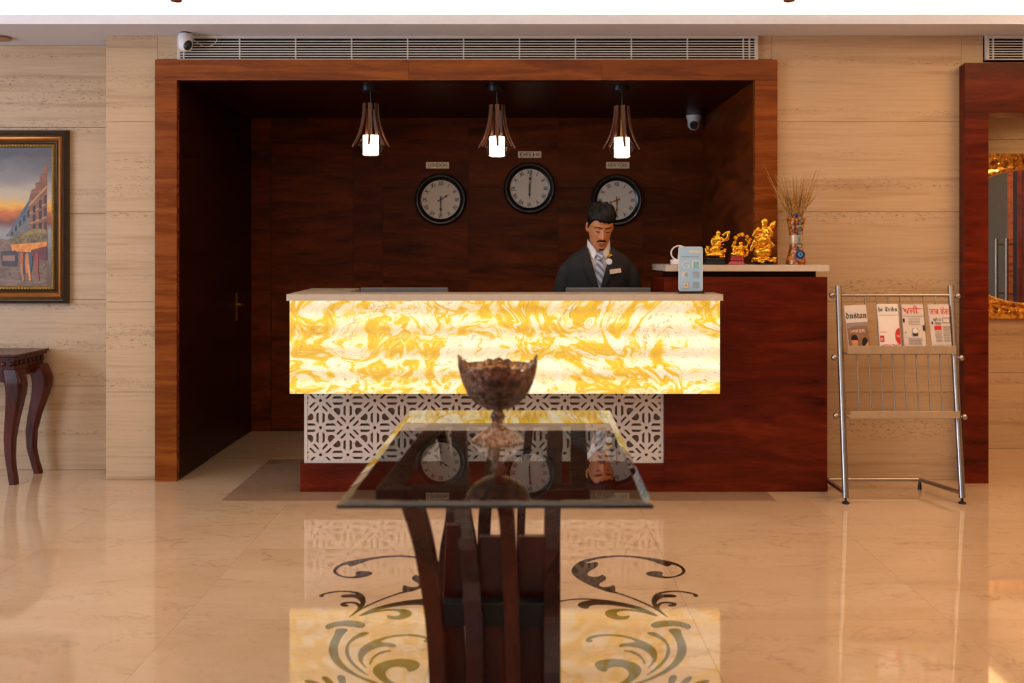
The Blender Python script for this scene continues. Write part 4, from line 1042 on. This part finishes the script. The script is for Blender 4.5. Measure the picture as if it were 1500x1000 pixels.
for s, lab in ((258, 'small bronze sprinkler tip at the top edge, left side'), (1156, 'small bronze sprinkler tip at the top edge, right side')):
    Y = 4.6; x = wx(s, Y); zb = wz(3.5, Y)
    t = thing('sprinkler', lab, 'sprinkler', (x, Y, zb))
    MB().lathe([(.008, zb+.03), (.008, 3.0)], (x, Y, 0), 12).build('pipe', 'bronze', t, True)
    MB().lathe([(.006, zb), (.024, zb+.004), (.028, zb+.012), (.012, zb+.03)], (x, Y, 0), 20).build('head', 'bronze', t, True)
t = thing('downlight', 'round brown recessed ceiling light at the far left', 'light', (wx(-2, 5.86), 5.86, 2.585))
MB().lathe([(.045, .002), (.068, .0), (.072, .006), (.070, .015)], (wx(-2, 5.86), 5.86, 2.585), 32, cap=True).build('trim_ring', 'downlight', t, True)
o = MB().tube(interp([(wx(372, 5.53), 5.536, 2.654), (wx(380, 5.53), 5.536, 2.662), (wx(396, 5.53), 5.536, 2.667), (wx(410, 5.53), 5.536, 2.664), (wx(418, 5.53), 5.536, 2.654)], 16), .0016, 6).build('cable', 'bronze', origin=(wx(395, 5.53), 5.536, 2.654))
tag(o, 'thin brown cable loop lying on the ceiling lip above the long vent', 'cable')

# ================================================================ FIGURINES
def fig(name, label, px, Y): return thing(name, label, 'figurine', (wx(px, Y), Y, 1.262), None)
Y = 5.66
def wp(px, py, dy=0): return Vector((wx(px, Y), Y+dy, wz(py, Y)))
K = Y/F
rnd = random.Random(5)
def blob(m, px, py, rx, ry, dy=0, rd=None): m.ell(wp(px, py, dy), (rx*K, (rd or min(rx, ry))*K, ry*K), 14, 10)
def limb(m, pts, r, dy=0): m.tube([wp(x, y, dy) for x, y in pts], [q*K for q in r] if hasattr(r, '__len__') else r*K, 10)
# 1: figure with raised arm on a black plinth
t = fig('deity_figurine', 'gold figurine with one arm raised, on a black plinth, leftmost of three', 1046, Y)
MB().box(wx(1031, Y), wx(1059.5, Y), Y-.05, Y+.05, 1.262, wz(383.5, Y)).box(wx(1032.5, Y), wx(1058.5, Y), Y-.045, Y+.045, wz(383.5, Y), wz(378, Y)).build('plinth', 'blackp', t, bev=.002)
m = MB()
blob(m, 1052, 341.5, 4.0, 4.2); blob(m, 1052, 338.5, 2.2, 1.8); blob(m, 1050, 352, 6.5, 9); blob(m, 1048, 364, 8, 8); blob(m, 1046, 373, 13, 5, rd=9)
limb(m, [(1055, 348), (1061, 352), (1066, 347), (1067, 341)], [2.6, 2.4, 2.2, 2.6]); limb(m, [(1058, 345), (1063, 341), (1069, 339)], [2.2, 2, 2])
limb(m, [(1047, 348), (1043, 353), (1044, 362), (1042, 370)], [2.8, 2.6, 2.4, 3]); limb(m, [(1037, 373), (1035, 366), (1036, 361), (1039, 362)], [3.2, 3, 2.4, 2]); limb(m, [(1034, 363), (1038, 368)], 3)
limb(m, [(1056, 372), (1061, 368), (1063, 364), (1061, 370)], [3, 3, 2, 2.4]); limb(m, [(1040, 376.5), (1056, 376.5)], 2.6); limb(m, [(1052, 354), (1051, 366), (1046, 370)], [3.5, 3.4, 2], -.015)
limb(m, [(1063, 352), (1067, 350), (1066, 343)], [2, 2, 1.6])
for i in range(46): blob(m, rnd.uniform(1040, 1060), rnd.uniform(350, 377), rnd.uniform(1, 1.9), rnd.uniform(1, 1.9), rnd.uniform(-.03, -.012))
fuse(m, .0022).build('figure', 'gold', t, True)
# 2: seated figure beneath a canopy of round blossoms on red base
t = fig('seated_figurine', 'gold seated figurine under a blossom arch on a red lacquer base', 1081, Y)
m = MB(); z0, z1 = 1.262, wz(375.5, Y)
xa, xb = wx(1063, Y), wx(1089.5, Y)
m.hexa([(xa, Y-.045, z0), (xb, Y-.045, z0), (xb, Y+.04, z0), (xa, Y+.04, z0), (xa+.022, Y-.033, z0+.022), (xb-.012, Y-.033, z0+.022), (xb-.012, Y+.03, z0+.022), (xa+.022, Y+.03, z0+.022)])
m.hexa([(xa+.018, Y-.036, z0+.022), (xb-.005, Y-.036, z0+.022), (xb-.005, Y+.03, z0+.022), (xa+.018, Y+.03, z0+.022), (xa+.028, Y-.03, z1+.002), (xb-.014, Y-.03, z1+.002), (xb-.014, Y+.03, z1+.002), (xa+.028, Y+.03, z1+.002)])
m.build('base', 'red', t, bev=.003)
m = MB()
blob(m, 1085, 356.5, 3.4, 3.6); blob(m, 1084, 364, 7, 7); blob(m, 1080, 371.5, 11, 5.5, rd=8); limb(m, [(1090, 362), (1095, 367), (1094, 374)], [2.6, 2.4, 2.4])
limb(m, [(1078, 360), (1075, 365), (1074, 372)], [3, 2.8, 2.4]); limb(m, [(1070, 374), (1092, 374)], 2.6)
limb(m, [(1072, 362), (1075, 354), (1080, 350)], 1.6); limb(m, [(1094, 362), (1096, 355), (1092, 350)], 1.6)
for i in range(40): blob(m, rnd.uniform(1072, 1094), rnd.uniform(360, 375), rnd.uniform(1, 1.8), rnd.uniform(1, 1.8), rnd.uniform(-.03, -.014))
fuse(m, .0022).build('figure', 'gold', t, True)
for x, y, r in ((1077, 348, 3.4), (1081.5, 344.5, 2.8), (1086.5, 343.5, 3.6), (1093.5, 346.5, 3.2), (1098, 351, 2.8), (1075.5, 355.5, 3), (1096.5, 355, 3)):
    m = MB(); m.ell(wp(x, y, -.004), (r*K,)*3, 12, 8)
    for a in range(5): m.ell(wp(x+.55*r*cos(a*1.257), y+.55*r*sin(a*1.257), -.012), (r*K*.45,)*3, 8, 6)
    m.build('blossom', 'gold', t, True)
# 3: large laughing standing figure on a round pot
t = fig('laughing_figurine', 'largest gold figurine, stout laughing man holding a bundle over a round pot', 1118, Y)
MB().lathe([(.052, 0), (.056, .006), (.05, .010)], (wx(1119, Y), Y, 1.262), 24).build('base_disc', 'blackp', t, True)
m = MB()
blob(m, 1119.5, 325, 5.6, 6.3); blob(m, 1119, 329.5, 4.6, 3.6, -.006); blob(m, 1118, 340, 9.5, 8.5, rd=8); blob(m, 1115, 352, 11.5, 9, rd=10); blob(m, 1118, 346, 9, 8, rd=9)
limb(m, [(1112, 334), (1106, 341), (1103, 344), (1109, 346)], [4, 3.6, 3.2, 3.4]); limb(m, [(1125, 335), (1130, 341), (1128, 347)], [4, 3.8, 3.4])
blob(m, 1131, 330, 5, 5.5); blob(m, 1134, 326, 3, 3); limb(m, [(1124, 334), (1130, 332)], 2.6); limb(m, [(1131, 334), (1133, 326)], [4, 3.2])
limb(m, [(1122, 350), (1128, 356), (1134, 361)], [4, 3.6, 2.6]); limb(m, [(1124, 356), (1133, 360.5)], [3.4, 2.4])
limb(m, [(1108, 350), (1104, 355), (1101, 362), (1100, 368)], [4, 3.4, 3, 2.2])
m.ell(wp(1117, 369, 0), (13.5*K, 11*K, 9.5*K), 24, 16); limb(m, [(1105, 360), (1130, 361)], 3.2)
limb(m, [(1110, 366), (1118, 364), (1124, 359)], [3, 2.6, 2], -.03)
for i in range(42): blob(m, rnd.uniform(1104, 1127), rnd.uniform(336, 358), rnd.uniform(1.2, 2.2), rnd.uniform(1, 2), rnd.uniform(-.036, -.02))
for i in range(60):
    a = rnd.uniform(0, 2*pi); m.ell((wx(1118.5, Y)+17.5*K*cos(a)*rnd.uniform(.75, 1), Y+.045*sin(a), wz(rnd.uniform(377.5, 384.5), Y)), (.0085, .0085, .0075), 8, 6)
m.ell(wp(1118, 381), (15*K, .042, 5*K), 16, 8)
fuse(m, .0026).build('figure', 'gold', t, True)

# ================================================================ VASE OF WHEAT
xv = wx(1166, Y); zb = 1.262
vs = thing('vase', 'amber mosaic vase holding dried wheat at the right end of the cabinet', 'vase', (xv, Y, zb))
pr = [(15, 0), (15.3, .8), (13.5, 8), (10.5, 20), (9.2, 34), (9.8, 48), (12, 60), (14.2, 68), (13.8, 68.5), (11.4, 60), (9, 48), (8.4, 34), (9.6, 20), (11, 6)]
pr = [(r*K, h*K) for r, h in pr]
MB().lathe(pr, (xv, Y, zb), 40).build('body', 'mosaic', vs, True)
MB().lathe([(9.25*K, 30*K), (9.75*K, 32*K), (9.75*K, 42*K), (9.5*K, 44*K)], (xv, Y, zb), 40, cap=False).build('pale_band', 'shelfmetal', vs, True)
m = MB()
def vr(h):
    for (r0, h0), (r1, h1) in zip(pr, pr[1:]):
        if h0 <= h <= h1: return r0+(r1-r0)*(h-h0)/(h1-h0)
    return pr[0][0]
for k in range(9):
    h = (66-k*4.9)*K; m = MB(); m.ell((xv+2.0*K, Y-vr(h)-.004, zb+h), (.0085, .005, .008), 10, 8); m.build('bead', 'teal' if k % 3 == 2 else 'bluegrey', vs, True)
MB().ell((xv-3*K, Y-vr(68*K)+.004, zb+72*K), (.011, .006, .014), 12, 8).build('blue_knot', 'blue', vs, True)
h = 15*K; yy = Y-vr(h)-.004
ey = MB().lathe([(6.8*K, -.002), (6.8*K, .003), (5.5*K, .005)], (xv+2.5*K, yy, zb+h), 28, 'y').build('eye_pendant', 'blue', vs, True)
MB().lathe([(3.6*K, .004), (3.4*K, .0062)], (xv+2.5*K, yy, zb+h), 20, 'y').build('eye_ring', 'teal', ey, True)
MB().lathe([(1.6*K, .005), (1.5*K, .0072)], (xv+2.5*K, yy, zb+h), 14, 'y').build('eye_dot', 'blue', ey, True)
m = MB(); ears = MB(); rnd = random.Random(21)
def stalk(tx, ty, td=0, ear=True):
    b = Vector((xv+rnd.uniform(-5, 5)*K, Y+rnd.uniform(-.02, .02), zb+.01)); mid = Vector((xv+(tx-1166)*.25*K, Y+td*.3, zb+70*K)); e = Vector((wx(tx, Y), Y+td, wz(ty, Y)))
    p = interp([tuple(b), tuple(mid), tuple(mid.lerp(e, .55)+Vector((0, 0, .008))), tuple(e)], 12)
    m.tube(p, [.0022]*5+[.0021]*(len(p)-9)+[.0018, .0014, .001, .0005], 5)
    if ear:
        q0 = mid.lerp(e, .12); q1 = mid.lerp(e, .52)
        for i in range(9):
            c = q0.lerp(q1, i/8); s = (-1)**i; d = (q1-q0).normalized(); ears.ell(c+Vector((s*.003, 0, 0)), (.0036, .0036, .009), 6, 5, Matrix.Rotation(math.atan2(d.x, d.z), 3, 'Y'))
stalk(1116, 241, -.03); stalk(1121, 256, -.02)
for i in range(70):
    q = rnd.random(); tx = 1134+66*q; top = 246 if q > .3 else 252
    stalk(tx+rnd.uniform(-3, 3), rnd.uniform(top, 290) if abs(q-.5) > .2 else rnd.uniform(252, 300), rnd.uniform(-.06, .05), i % 2 == 0)
m.build('wheat_stalks', 'straw', vs, True, kind='stuff'); ears.build('wheat_ears', 'straw', vs, True, kind='stuff')

# ================================================================ RECEPTIONIST
PX, PY = wx(876, 6.02), 6.02
pr_ = thing('person', 'man in a charcoal suit and striped tie standing behind desk, looking down', 'person', (PX, PY, 0))
def SE(t, p=2.3):
    c, s = cos(t), sin(t); r = (abs(c)**p+abs(s)**p)**(-1/p); return r*c, r*s
def loft(rows, n=32, p=2.3):
    rs = []
    for z, cy, rx, ry in rows:
        rs.append([(PX+rx*SE(2*pi*j/n, p)[0], PY+cy+ry*SE(2*pi*j/n, p)[1], z) for j in range(n)])
    return MB().rings(rs)
def L(x, y, z): return Vector((PX+x, PY+y, z))
# --- head
HC = L(.004, -.085, 1.484); PIT, YAW, ROLL = radians(24), radians(9), radians(2)
HR = Matrix.Rotation(YAW, 3, 'Z') @ Matrix.Rotation(ROLL, 3, 'Y') @ Matrix.Rotation(PIT, 3, 'X')
HS = 1.07
def hp_(v): v = Vector(v); return HC+HR @ Vector((v.x*HS*.93, v.y*HS, v.z*HS))
HT = [(-.118, .016, -.072, -.040), (-.112, .028, -.084, -.022), (-.098, .040, -.090, -.004), (-.080, .050, -.090, .018), (-.058, .058, -.088, .045), (-.030, .065, -.087, .070), (-.005, .069, -.087, .085),
      (.020, .072, -.088, .094), (.045, .0745, -.088, .098), (.070, .0725, -.083, .095), (.090, .065, -.070, .086), (.105, .050, -.050, .068), (.114, .032, -.028, .048), (.118, .008, .0, .02)]
def hrow(z):
    for a, b in zip(HT, HT[1:]):
        if a[0] <= z <= b[0]:
            q = (z-a[0])/(b[0]-a[0]); return [a[i]+(b[i]-a[i])*q for i in range(4)]
    return list(HT[-1] if z > 0 else HT[0])
G = lambda x, m, s: math.exp(-((x-m)/s)**2)
def headpt(t, z, off=0):
    _, w, f, b = hrow(z); cy = (f+b)/2; ry = (b-f)/2
    sx, sy = SE(t, 2.2); x = (w+off)*sx; y = cy+(ry+off)*sy
    if sy < 0 and off == 0:
        ax = abs(x); d = 0
        if -.045 < z < .022: q = (.022-z)/.052; d += (.004+.022*min(1, q)**1.3)*G(x, 0, .008+.006*min(1, q))*(1 if z > -.032 else max(0, (z+.045)/.013))
        d -= .010*G(ax, .031, .016)*G(z, .012, .011); d += .007*G(ax, .031, .012)*G(z, .008, .007)
        d += .005*G(z, .032, .008)*G(ax, .028, .024)
        d += .006*G(z, -.061, .005)*G(x, 0, .019)+.007*G(z, -.073, .005)*G(x, 0, .017)-.003*G(z, -.067, .003)*G(x, 0, .02)
        d += .005*G(z, -.100, .012)*G(x, 0, .018)+.003*G(ax, .045, .016)*G(z, -.020, .018)
        y -= d
    return (x, y, z)
NT, NZ = 120, 96
rs = [[hp_(headpt(2*pi*j/NT, -.118+.236*i/NZ)) for j in range(NT)] for i in range(NZ+1)]
B = MB().rings(rs)
for s in (-1, 1):   # ears
    e = Matrix.Rotation(s*.35, 3, 'Z')
    B.ell(hp_((s*.076, .012, -.002)), (.008, .017, .030), 14, 10, HR @ e); B.ell(hp_((s*.073, .004, -.022)), (.007, .009, .012), 10, 8, HR)
B.tube([L(0, .005, 1.30), L(0, -.02, 1.37), L(.002, -.055, 1.43)], [.062, .058, .056], 24)
# --- torso, arms, legs
TR = [(.86, .06, .165, .105), (.95, .05, .155, .10), (1.05, .03, .15, .10), (1.14, .015, .165, .105), (1.22, 0, .175, .105), (1.28, -.01, .165, .09), (1.325, -.015, .12, .07), (1.35, -.015, .07, .055)]
B.add(*(lambda q: (q.v, q.f))(loft(TR)))
def arm_pts(s): return [L(s*.140, -.002, 1.250), L(s*.192, .012, 1.16), L(s*.222, .02, 1.045), L(s*.185, -.09, .94), L(s*.135, -.195, .835)]
for s in (-1, 1):
    B.tube(interp([tuple(p) for p in arm_pts(s)], 16), [.038+.001*min(i, 4)-.0012*max(0, i-4) for i in range(17)], 16)
    w = arm_pts(s)[-1]; d = Vector((-s*.25, -.9, -.25)).normalized(); side = Vector((d.y, -d.x, 0)).normalized()*(-s)
    pc = w+d*.050; B.tube([w, w+d*.03, w+d*.07, w+d*.092], [.024, .030, .038, .034], 14, flat=.45, up=(0, 0, 1))
    for k, (o, ln) in enumerate(((-.027, .068), (-.009, .078), (.009, .072), (.027, .056))):
        b0 = w+d*.085+Vector((1, -.28*s, 0)).normalized()*o*(-1)
        B.tube([b0-d*.02, b0+d*ln*.45+Vector((0, 0, .006)), b0+d*ln*.78+Vector((0, 0, -.010)), b0+d*ln*.9+Vector((0, 0, -.024))], [.0095, .009, .0082, .0065], 10)
    b0 = w+d*.03+Vector((-s*.026, 0, 0)); B.tube([b0, b0+Vector((-s*.020, -.022, -.008)), b0+Vector((-s*.026, -.048, -.016)), b0+Vector((-s*.022, -.066, -.022))], [.013, .011, .0095, .0075], 10)
for s in (-1, 1):
    B.tube([L(s*.085, .06, .90), L(s*.09, .05, .70), L(s*.095, .045, .50), L(s*.10, .055, .30), L(s*.10, .065, .10), L(s*.10, .065, .06)], [.088, .078, .058, .052, .038, .036], 18)
    B.tube([L(s*.10, .09, .045), L(s*.105, .02, .045), L(s*.11, -.06, .035), L(s*.112, -.10, .03)], [.036, .036, .036, .024], 14, flat=.8)
fuse(B, .004, 1).build('body', 'skin', pr_, True)
# eyelids / brows / moustache / lips
def on_face(x, z, out=.0):
    # find ring angle with given x at height z on the face front
    best = None
    for j in range(400):
        t = pi+pi*j/399; p = headpt(t, z)
        if best is None or abs(p[0]-x) < abs(best[0]-x): best = p
    return (best[0], best[1]-out, z)
def ribbon(path, wid, out, name, mat, th=.003):
    top = []; 
    rs = []
    for (x, z), w in zip(path, wid):
        a = on_face(x, z+w, out-.001); b = on_face(x, z-w, out-.001); c_ = on_face(x, z-w, out+th); d_ = on_face(x, z+w, out+th)
        rs.append([hp_(a), hp_(b), hp_((c_[0], c_[1], c_[2]+w*.3)), hp_((d_[0], d_[1], d_[2]-w*.3))])
    return MB().rings(rs).build(name, mat, pr_, True)
for s in (-1, 1):
    ribbon([(s*.012, .0265), (s*.022, .0285), (s*.034, .0295), (s*.046, .0260), (s*.053, .021)], [.002, .003, .0032, .0024, .001], .001, 'eyebrow', 'hair')
    ribbon([(s*.018, .004), (s*.024, .0015), (s*.031, .0005), (s*.039, .0015), (s*.045, .005)], [.001, .0024, .003, .0026, .001], .0005, 'lash_shadow_line', 'hair', .002)  # lashes drawn thick, so they carry the eyes' shadow line too
ribbon([(-.031, -.057), (-.021, -.0505), (-.009, -.0475), (0, -.0495), (.009, -.0475), (.021, -.0505), (.031, -.057)], [.0015, .0042, .0046, .003, .0046, .0042, .0015], .001, 'moustache', 'hair')
ribbon([(-.021, -.067), (-.010, -.064), (0, -.065), (.010, -.064), (.021, -.067)], [.001, .003, .003, .003, .001], .0004, 'upper_lip', 'lip', .002)
ribbon([(-.019, -.0695), (-.010, -.073), (0, -.074), (.010, -.073), (.019, -.0695)], [.001, .0035, .004, .0035, .001], .0004, 'lower_lip', 'lip', .003)
for k in range(1):
    ribbon([(-.016, -.096), (-.006, -.0975), (.006, -.0975), (.016, -.096)], [.002, .005, .005, .002], .0006, 'chin_beard', 'hair', .001)
# hair: shell over the skull, thick and swept on top, short at the sides
rnd = random.Random(4); rs = []
NJ, NI = 96, 30
def hairline(t):
    sy = sin(t); sx = abs(cos(t))
    if sy < 0:   # front
        f_ = -sy
        return .060-.004*f_-.010*cos(t)+.0025*sin(17*t) if f_ > .72 else (.062-(.72-f_)/.72*.075)
    return -.013-.055*min(1, sy*1.4)
for i in range(NI+1):
    ring = []
    for j in range(NJ):
        t = 2*pi*j/NJ; z0 = hairline(t); q = i/NI; z = z0+(.1179-z0)*(1-(1-q)**1.3)
        x, y, zz = headpt(t, z)
        up = max(0, (z-.02)/.098)
        wav = .0028*sin(7*t+9*q)+.0016*sin(26*t+22*q)+.0007*sin(61*t+30*q)
        th = (.006+.012*up)*(min(1, q*6+.15))+wav*up
        fr = max(0, -sin(t))
        d = Vector((x, (y-.01)*.9, 0)); d = d.normalized() if d.length > 1e-5 else Vector((0, 0, 0))
        lift = .023*up*up*(.55+.5*fr)*(1+.25*cos(t))+wav*up*1.3
        side = .002*up*max(0, cos(t))-.004*up*max(0, -cos(t))
        ring.append(hp_((x+d.x*(th+side), y+d.y*th-.010*fr*up, z+lift)))
    rs.append(ring)
rs2 = []
for i in (0,):
    rs2 = [[hp_(tuple(Vector(headpt(2*pi*j/NJ, max(-.11, hairline(2*pi*j/NJ)+.004)))*.985)) for j in range(NJ)]]
MB().rings(rs2+rs).build('hair', 'hair', pr_, True)
# --- shirt
SR = [(1.00, .035, .160, .110), (1.12, .018, .170, .114), (1.22, 0, .182, .114), (1.28, -.01, .170, .100), (1.325, -.015, .126, .082), (1.352, -.018, .082, .070), (1.37, -.02, .066, .066)]
loft(SR).build('shirt', 'shirt', pr_, True)
JR = [(.80, .055, .190, .130), (.90, .05, .182, .124), (1.00, .035, .176, .120), (1.10, .020, .184, .122), (1.18, .006, .194, .124), (1.24, -.006, .200, .118), (1.285, -.012, .192, .102), (1.32, -.015, .156, .092), (1.345, -.016, .112, .084), (1.365, -.016, .088, .078), (1.375, -.016, .080, .074)]
def front(rows, x, z, p=2.3):
    for a, b in zip(rows, rows[1:]):
        if a[0] <= z <= b[0]:
            q = (z-a[0])/(b[0]-a[0]); _, cy, rx, ry = [a[i]+(b[i]-a[i])*q for i in range(4)]
            u = min(.999, abs(x)/rx); return cy-ry*(1-u**p)**(1/p)
    return rows[-1][1]-rows[-1][3]
J = loft(JR, 48)
for s in (-1, 1):
    J.tube(interp([(PX+s*.128, PY-.006, 1.272), (PX+s*.182, PY+.004, 1.215), (PX+s*.206, PY+.014, 1.14), (PX+s*.222, PY+.02, 1.045), (PX+s*.188, PY-.085, .945), (PX+s*.147, PY-.17, .862)], 20), [.040, .046, .051, .055, .057, .056, .056, .055, .054, .054, .054, .053, .051, .049, .047, .045, .043, .042, .041, .040, .039], 20)
J = fuse(J, .006, 10)
vt = lambda z: .004+.074*(z-1.105)/(1.375-1.105)
keep = []
for f in J.f:
    cx = sum(J.v[i][0] for i in f)/len(f)-PX; cy = sum(J.v[i][1] for i in f)/len(f)-PY; cz = sum(J.v[i][2] for i in f)/len(f)
    if cz > 1.105 and abs(cx) < vt(cz) and cy < -.03: continue
    if cz > 1.352 and abs(cx) < .078: continue
    keep.append(f)
J.f = keep; J.build('jacket', 'jacket', pr_, True)
for s in (-1, 1):   # lapels
    def fl(x, z, o=.004): return L(s*x, min(front(JR, x, min(z, 1.374)), -.016)-o, z)
    def lap(path_in, path_out, nm):
        rs = []
        for (xi, zi), (xo, zo) in zip(path_in, path_out):
            rs.append([fl(xi, zi, .003), fl((xi+xo)/2, (zi+zo)/2, .006), fl(xo, zo, .004), fl(xo, zo, .010), fl((xi+xo)/2, (zi+zo)/2, .013), fl(xi, zi, .010)])
        return MB().rings(rs).build(nm, 'jacket', pr_, True)
    zi = [1.100, 1.14, 1.18, 1.22, 1.255, 1.272]
    lap([(vt(z)-.004, z) for z in zi], [(vt(z)+w, z+dz) for z, w, dz in zip(zi, (.006, .028, .042, .052, .056, .022), (0, 0, .004, .010, .020, .022))], 'lapel')
    zi = [1.268, 1.295, 1.32, 1.345, 1.362]
    lap([(vt(z)-.004, z) for z in zi], [(vt(z)+w, z+.008) for z, w in zip(zi, (.050, .044, .034, .022, .012))], 'jacket_collar')
    # shirt collar wing
    c1 = [L(s*.064, .00, 1.352), L(s*.068, -.055, 1.345), L(s*.052, -.096, 1.325), L(s*.036, -.116, 1.292)]
    c2 = [L(s*.062, .01, 1.412), L(s*.065, -.045, 1.408), L(s*.044, -.086, 1.378), L(s*.010, -.108, 1.330)]
    rs = []
    for a, b in zip(c1, c2):
        n = Vector((s*.6, -.8, 0))*.0035; rs.append([a, b, b+n, a+n])
    MB().rings(rs).build('shirt_collar', 'shirt', pr_, True)
# tie
def ft(x, z, o): return L(x, front(SR, x, min(z, 1.369))-o, z)
MB().rings([[ft(-w, z, .004+o), ft(w, z, .004+o), ft(w*.8, z, .014+o), ft(-w*.8, z, .014+o)] for z, w, o in ((1.290, .016, .016), (1.305, .020, .018), (1.325, .023, .012), (1.338, .022, .008))]).build('tie_knot', 'tie', pr_, True)
MB().rings([[ft(-w, z, .005), ft(w, z, .005), ft(w, z, .012), ft(0, z, .015), ft(-w, z, .012)] for z, w in ((1.04, .036), (1.12, .035), (1.2, .030), (1.26, .023), (1.296, .016))]).build('tie', 'tie', pr_, True)
# badges on the wearer's left side of chest (right in the picture)
def badge(px, py, w, h, name, mat, rnd_=False, o=.014):
    x = wx(px, PY-.12)-PX; z = wz(py, PY-.12); y = front(JR, abs(x), z)-o
    if rnd_: return MB().lathe([(w, 0), (w, .003), (w*.8, .004)], L(x, y, z), 24, 'y').build(name, mat, pr_, True)
    a = radians(8); P = [(-w, -h), (w, -h), (w, h), (-w, h)]
    return MB().prism([L(x+u*cos(a)-v*sin(a), y, z+u*sin(a)+v*cos(a)) for u, v in P], (0, -.003, 0)).build(name, mat, pr_)
badge(892, 383, .0185, 0, 'round_badge', 'pwhite', True, .015)
badge(901, 396.8, .034, .013, 'name_tag', 'plate', False, .026)
m = MB()
for dx, dz, r in ((-.010, 0, .006), (0, .006, .007), (.010, .001, .006), (0, -.004, .006), (-.006, .008, .004), (.007, .008, .004)):
    x = wx(893, PY-.12)-PX+dx; z = wz(374.5, PY-.12)+dz; m.ell(L(x, front(JR, abs(x), z)-.014, z), (r, .004, r), 10, 8)
m.build('gold_pin', 'gold', pr_, True)
# trousers and shoes
T = loft([(.82, .055, .172, .112), (.90, .058, .168, .108), (.98, .05, .160, .104)])
for s in (-1, 1): T.tube([L(s*.085, .06, .90), L(s*.09, .05, .70), L(s*.095, .045, .50), L(s*.10, .055, .30), L(s*.10, .065, .07)], [.096, .088, .072, .066, .058], 20)
fuse(T, .008, 2).build('trousers', 'trouser', pr_, True)
for s in (-1, 1):
    m = MB(); m.tube([L(s*.10, .115, .045), L(s*.10, .06, .05), L(s*.108, -.03, .042), L(s*.112, -.10, .036), L(s*.113, -.135, .030)], [.036, .046, .046, .042, .022], 18, flat=.95)
    v = [(x, y, max(z, .001)) for x, y, z in m.v]; m.v = v; m.build('shoe', 'leather', pr_, True)
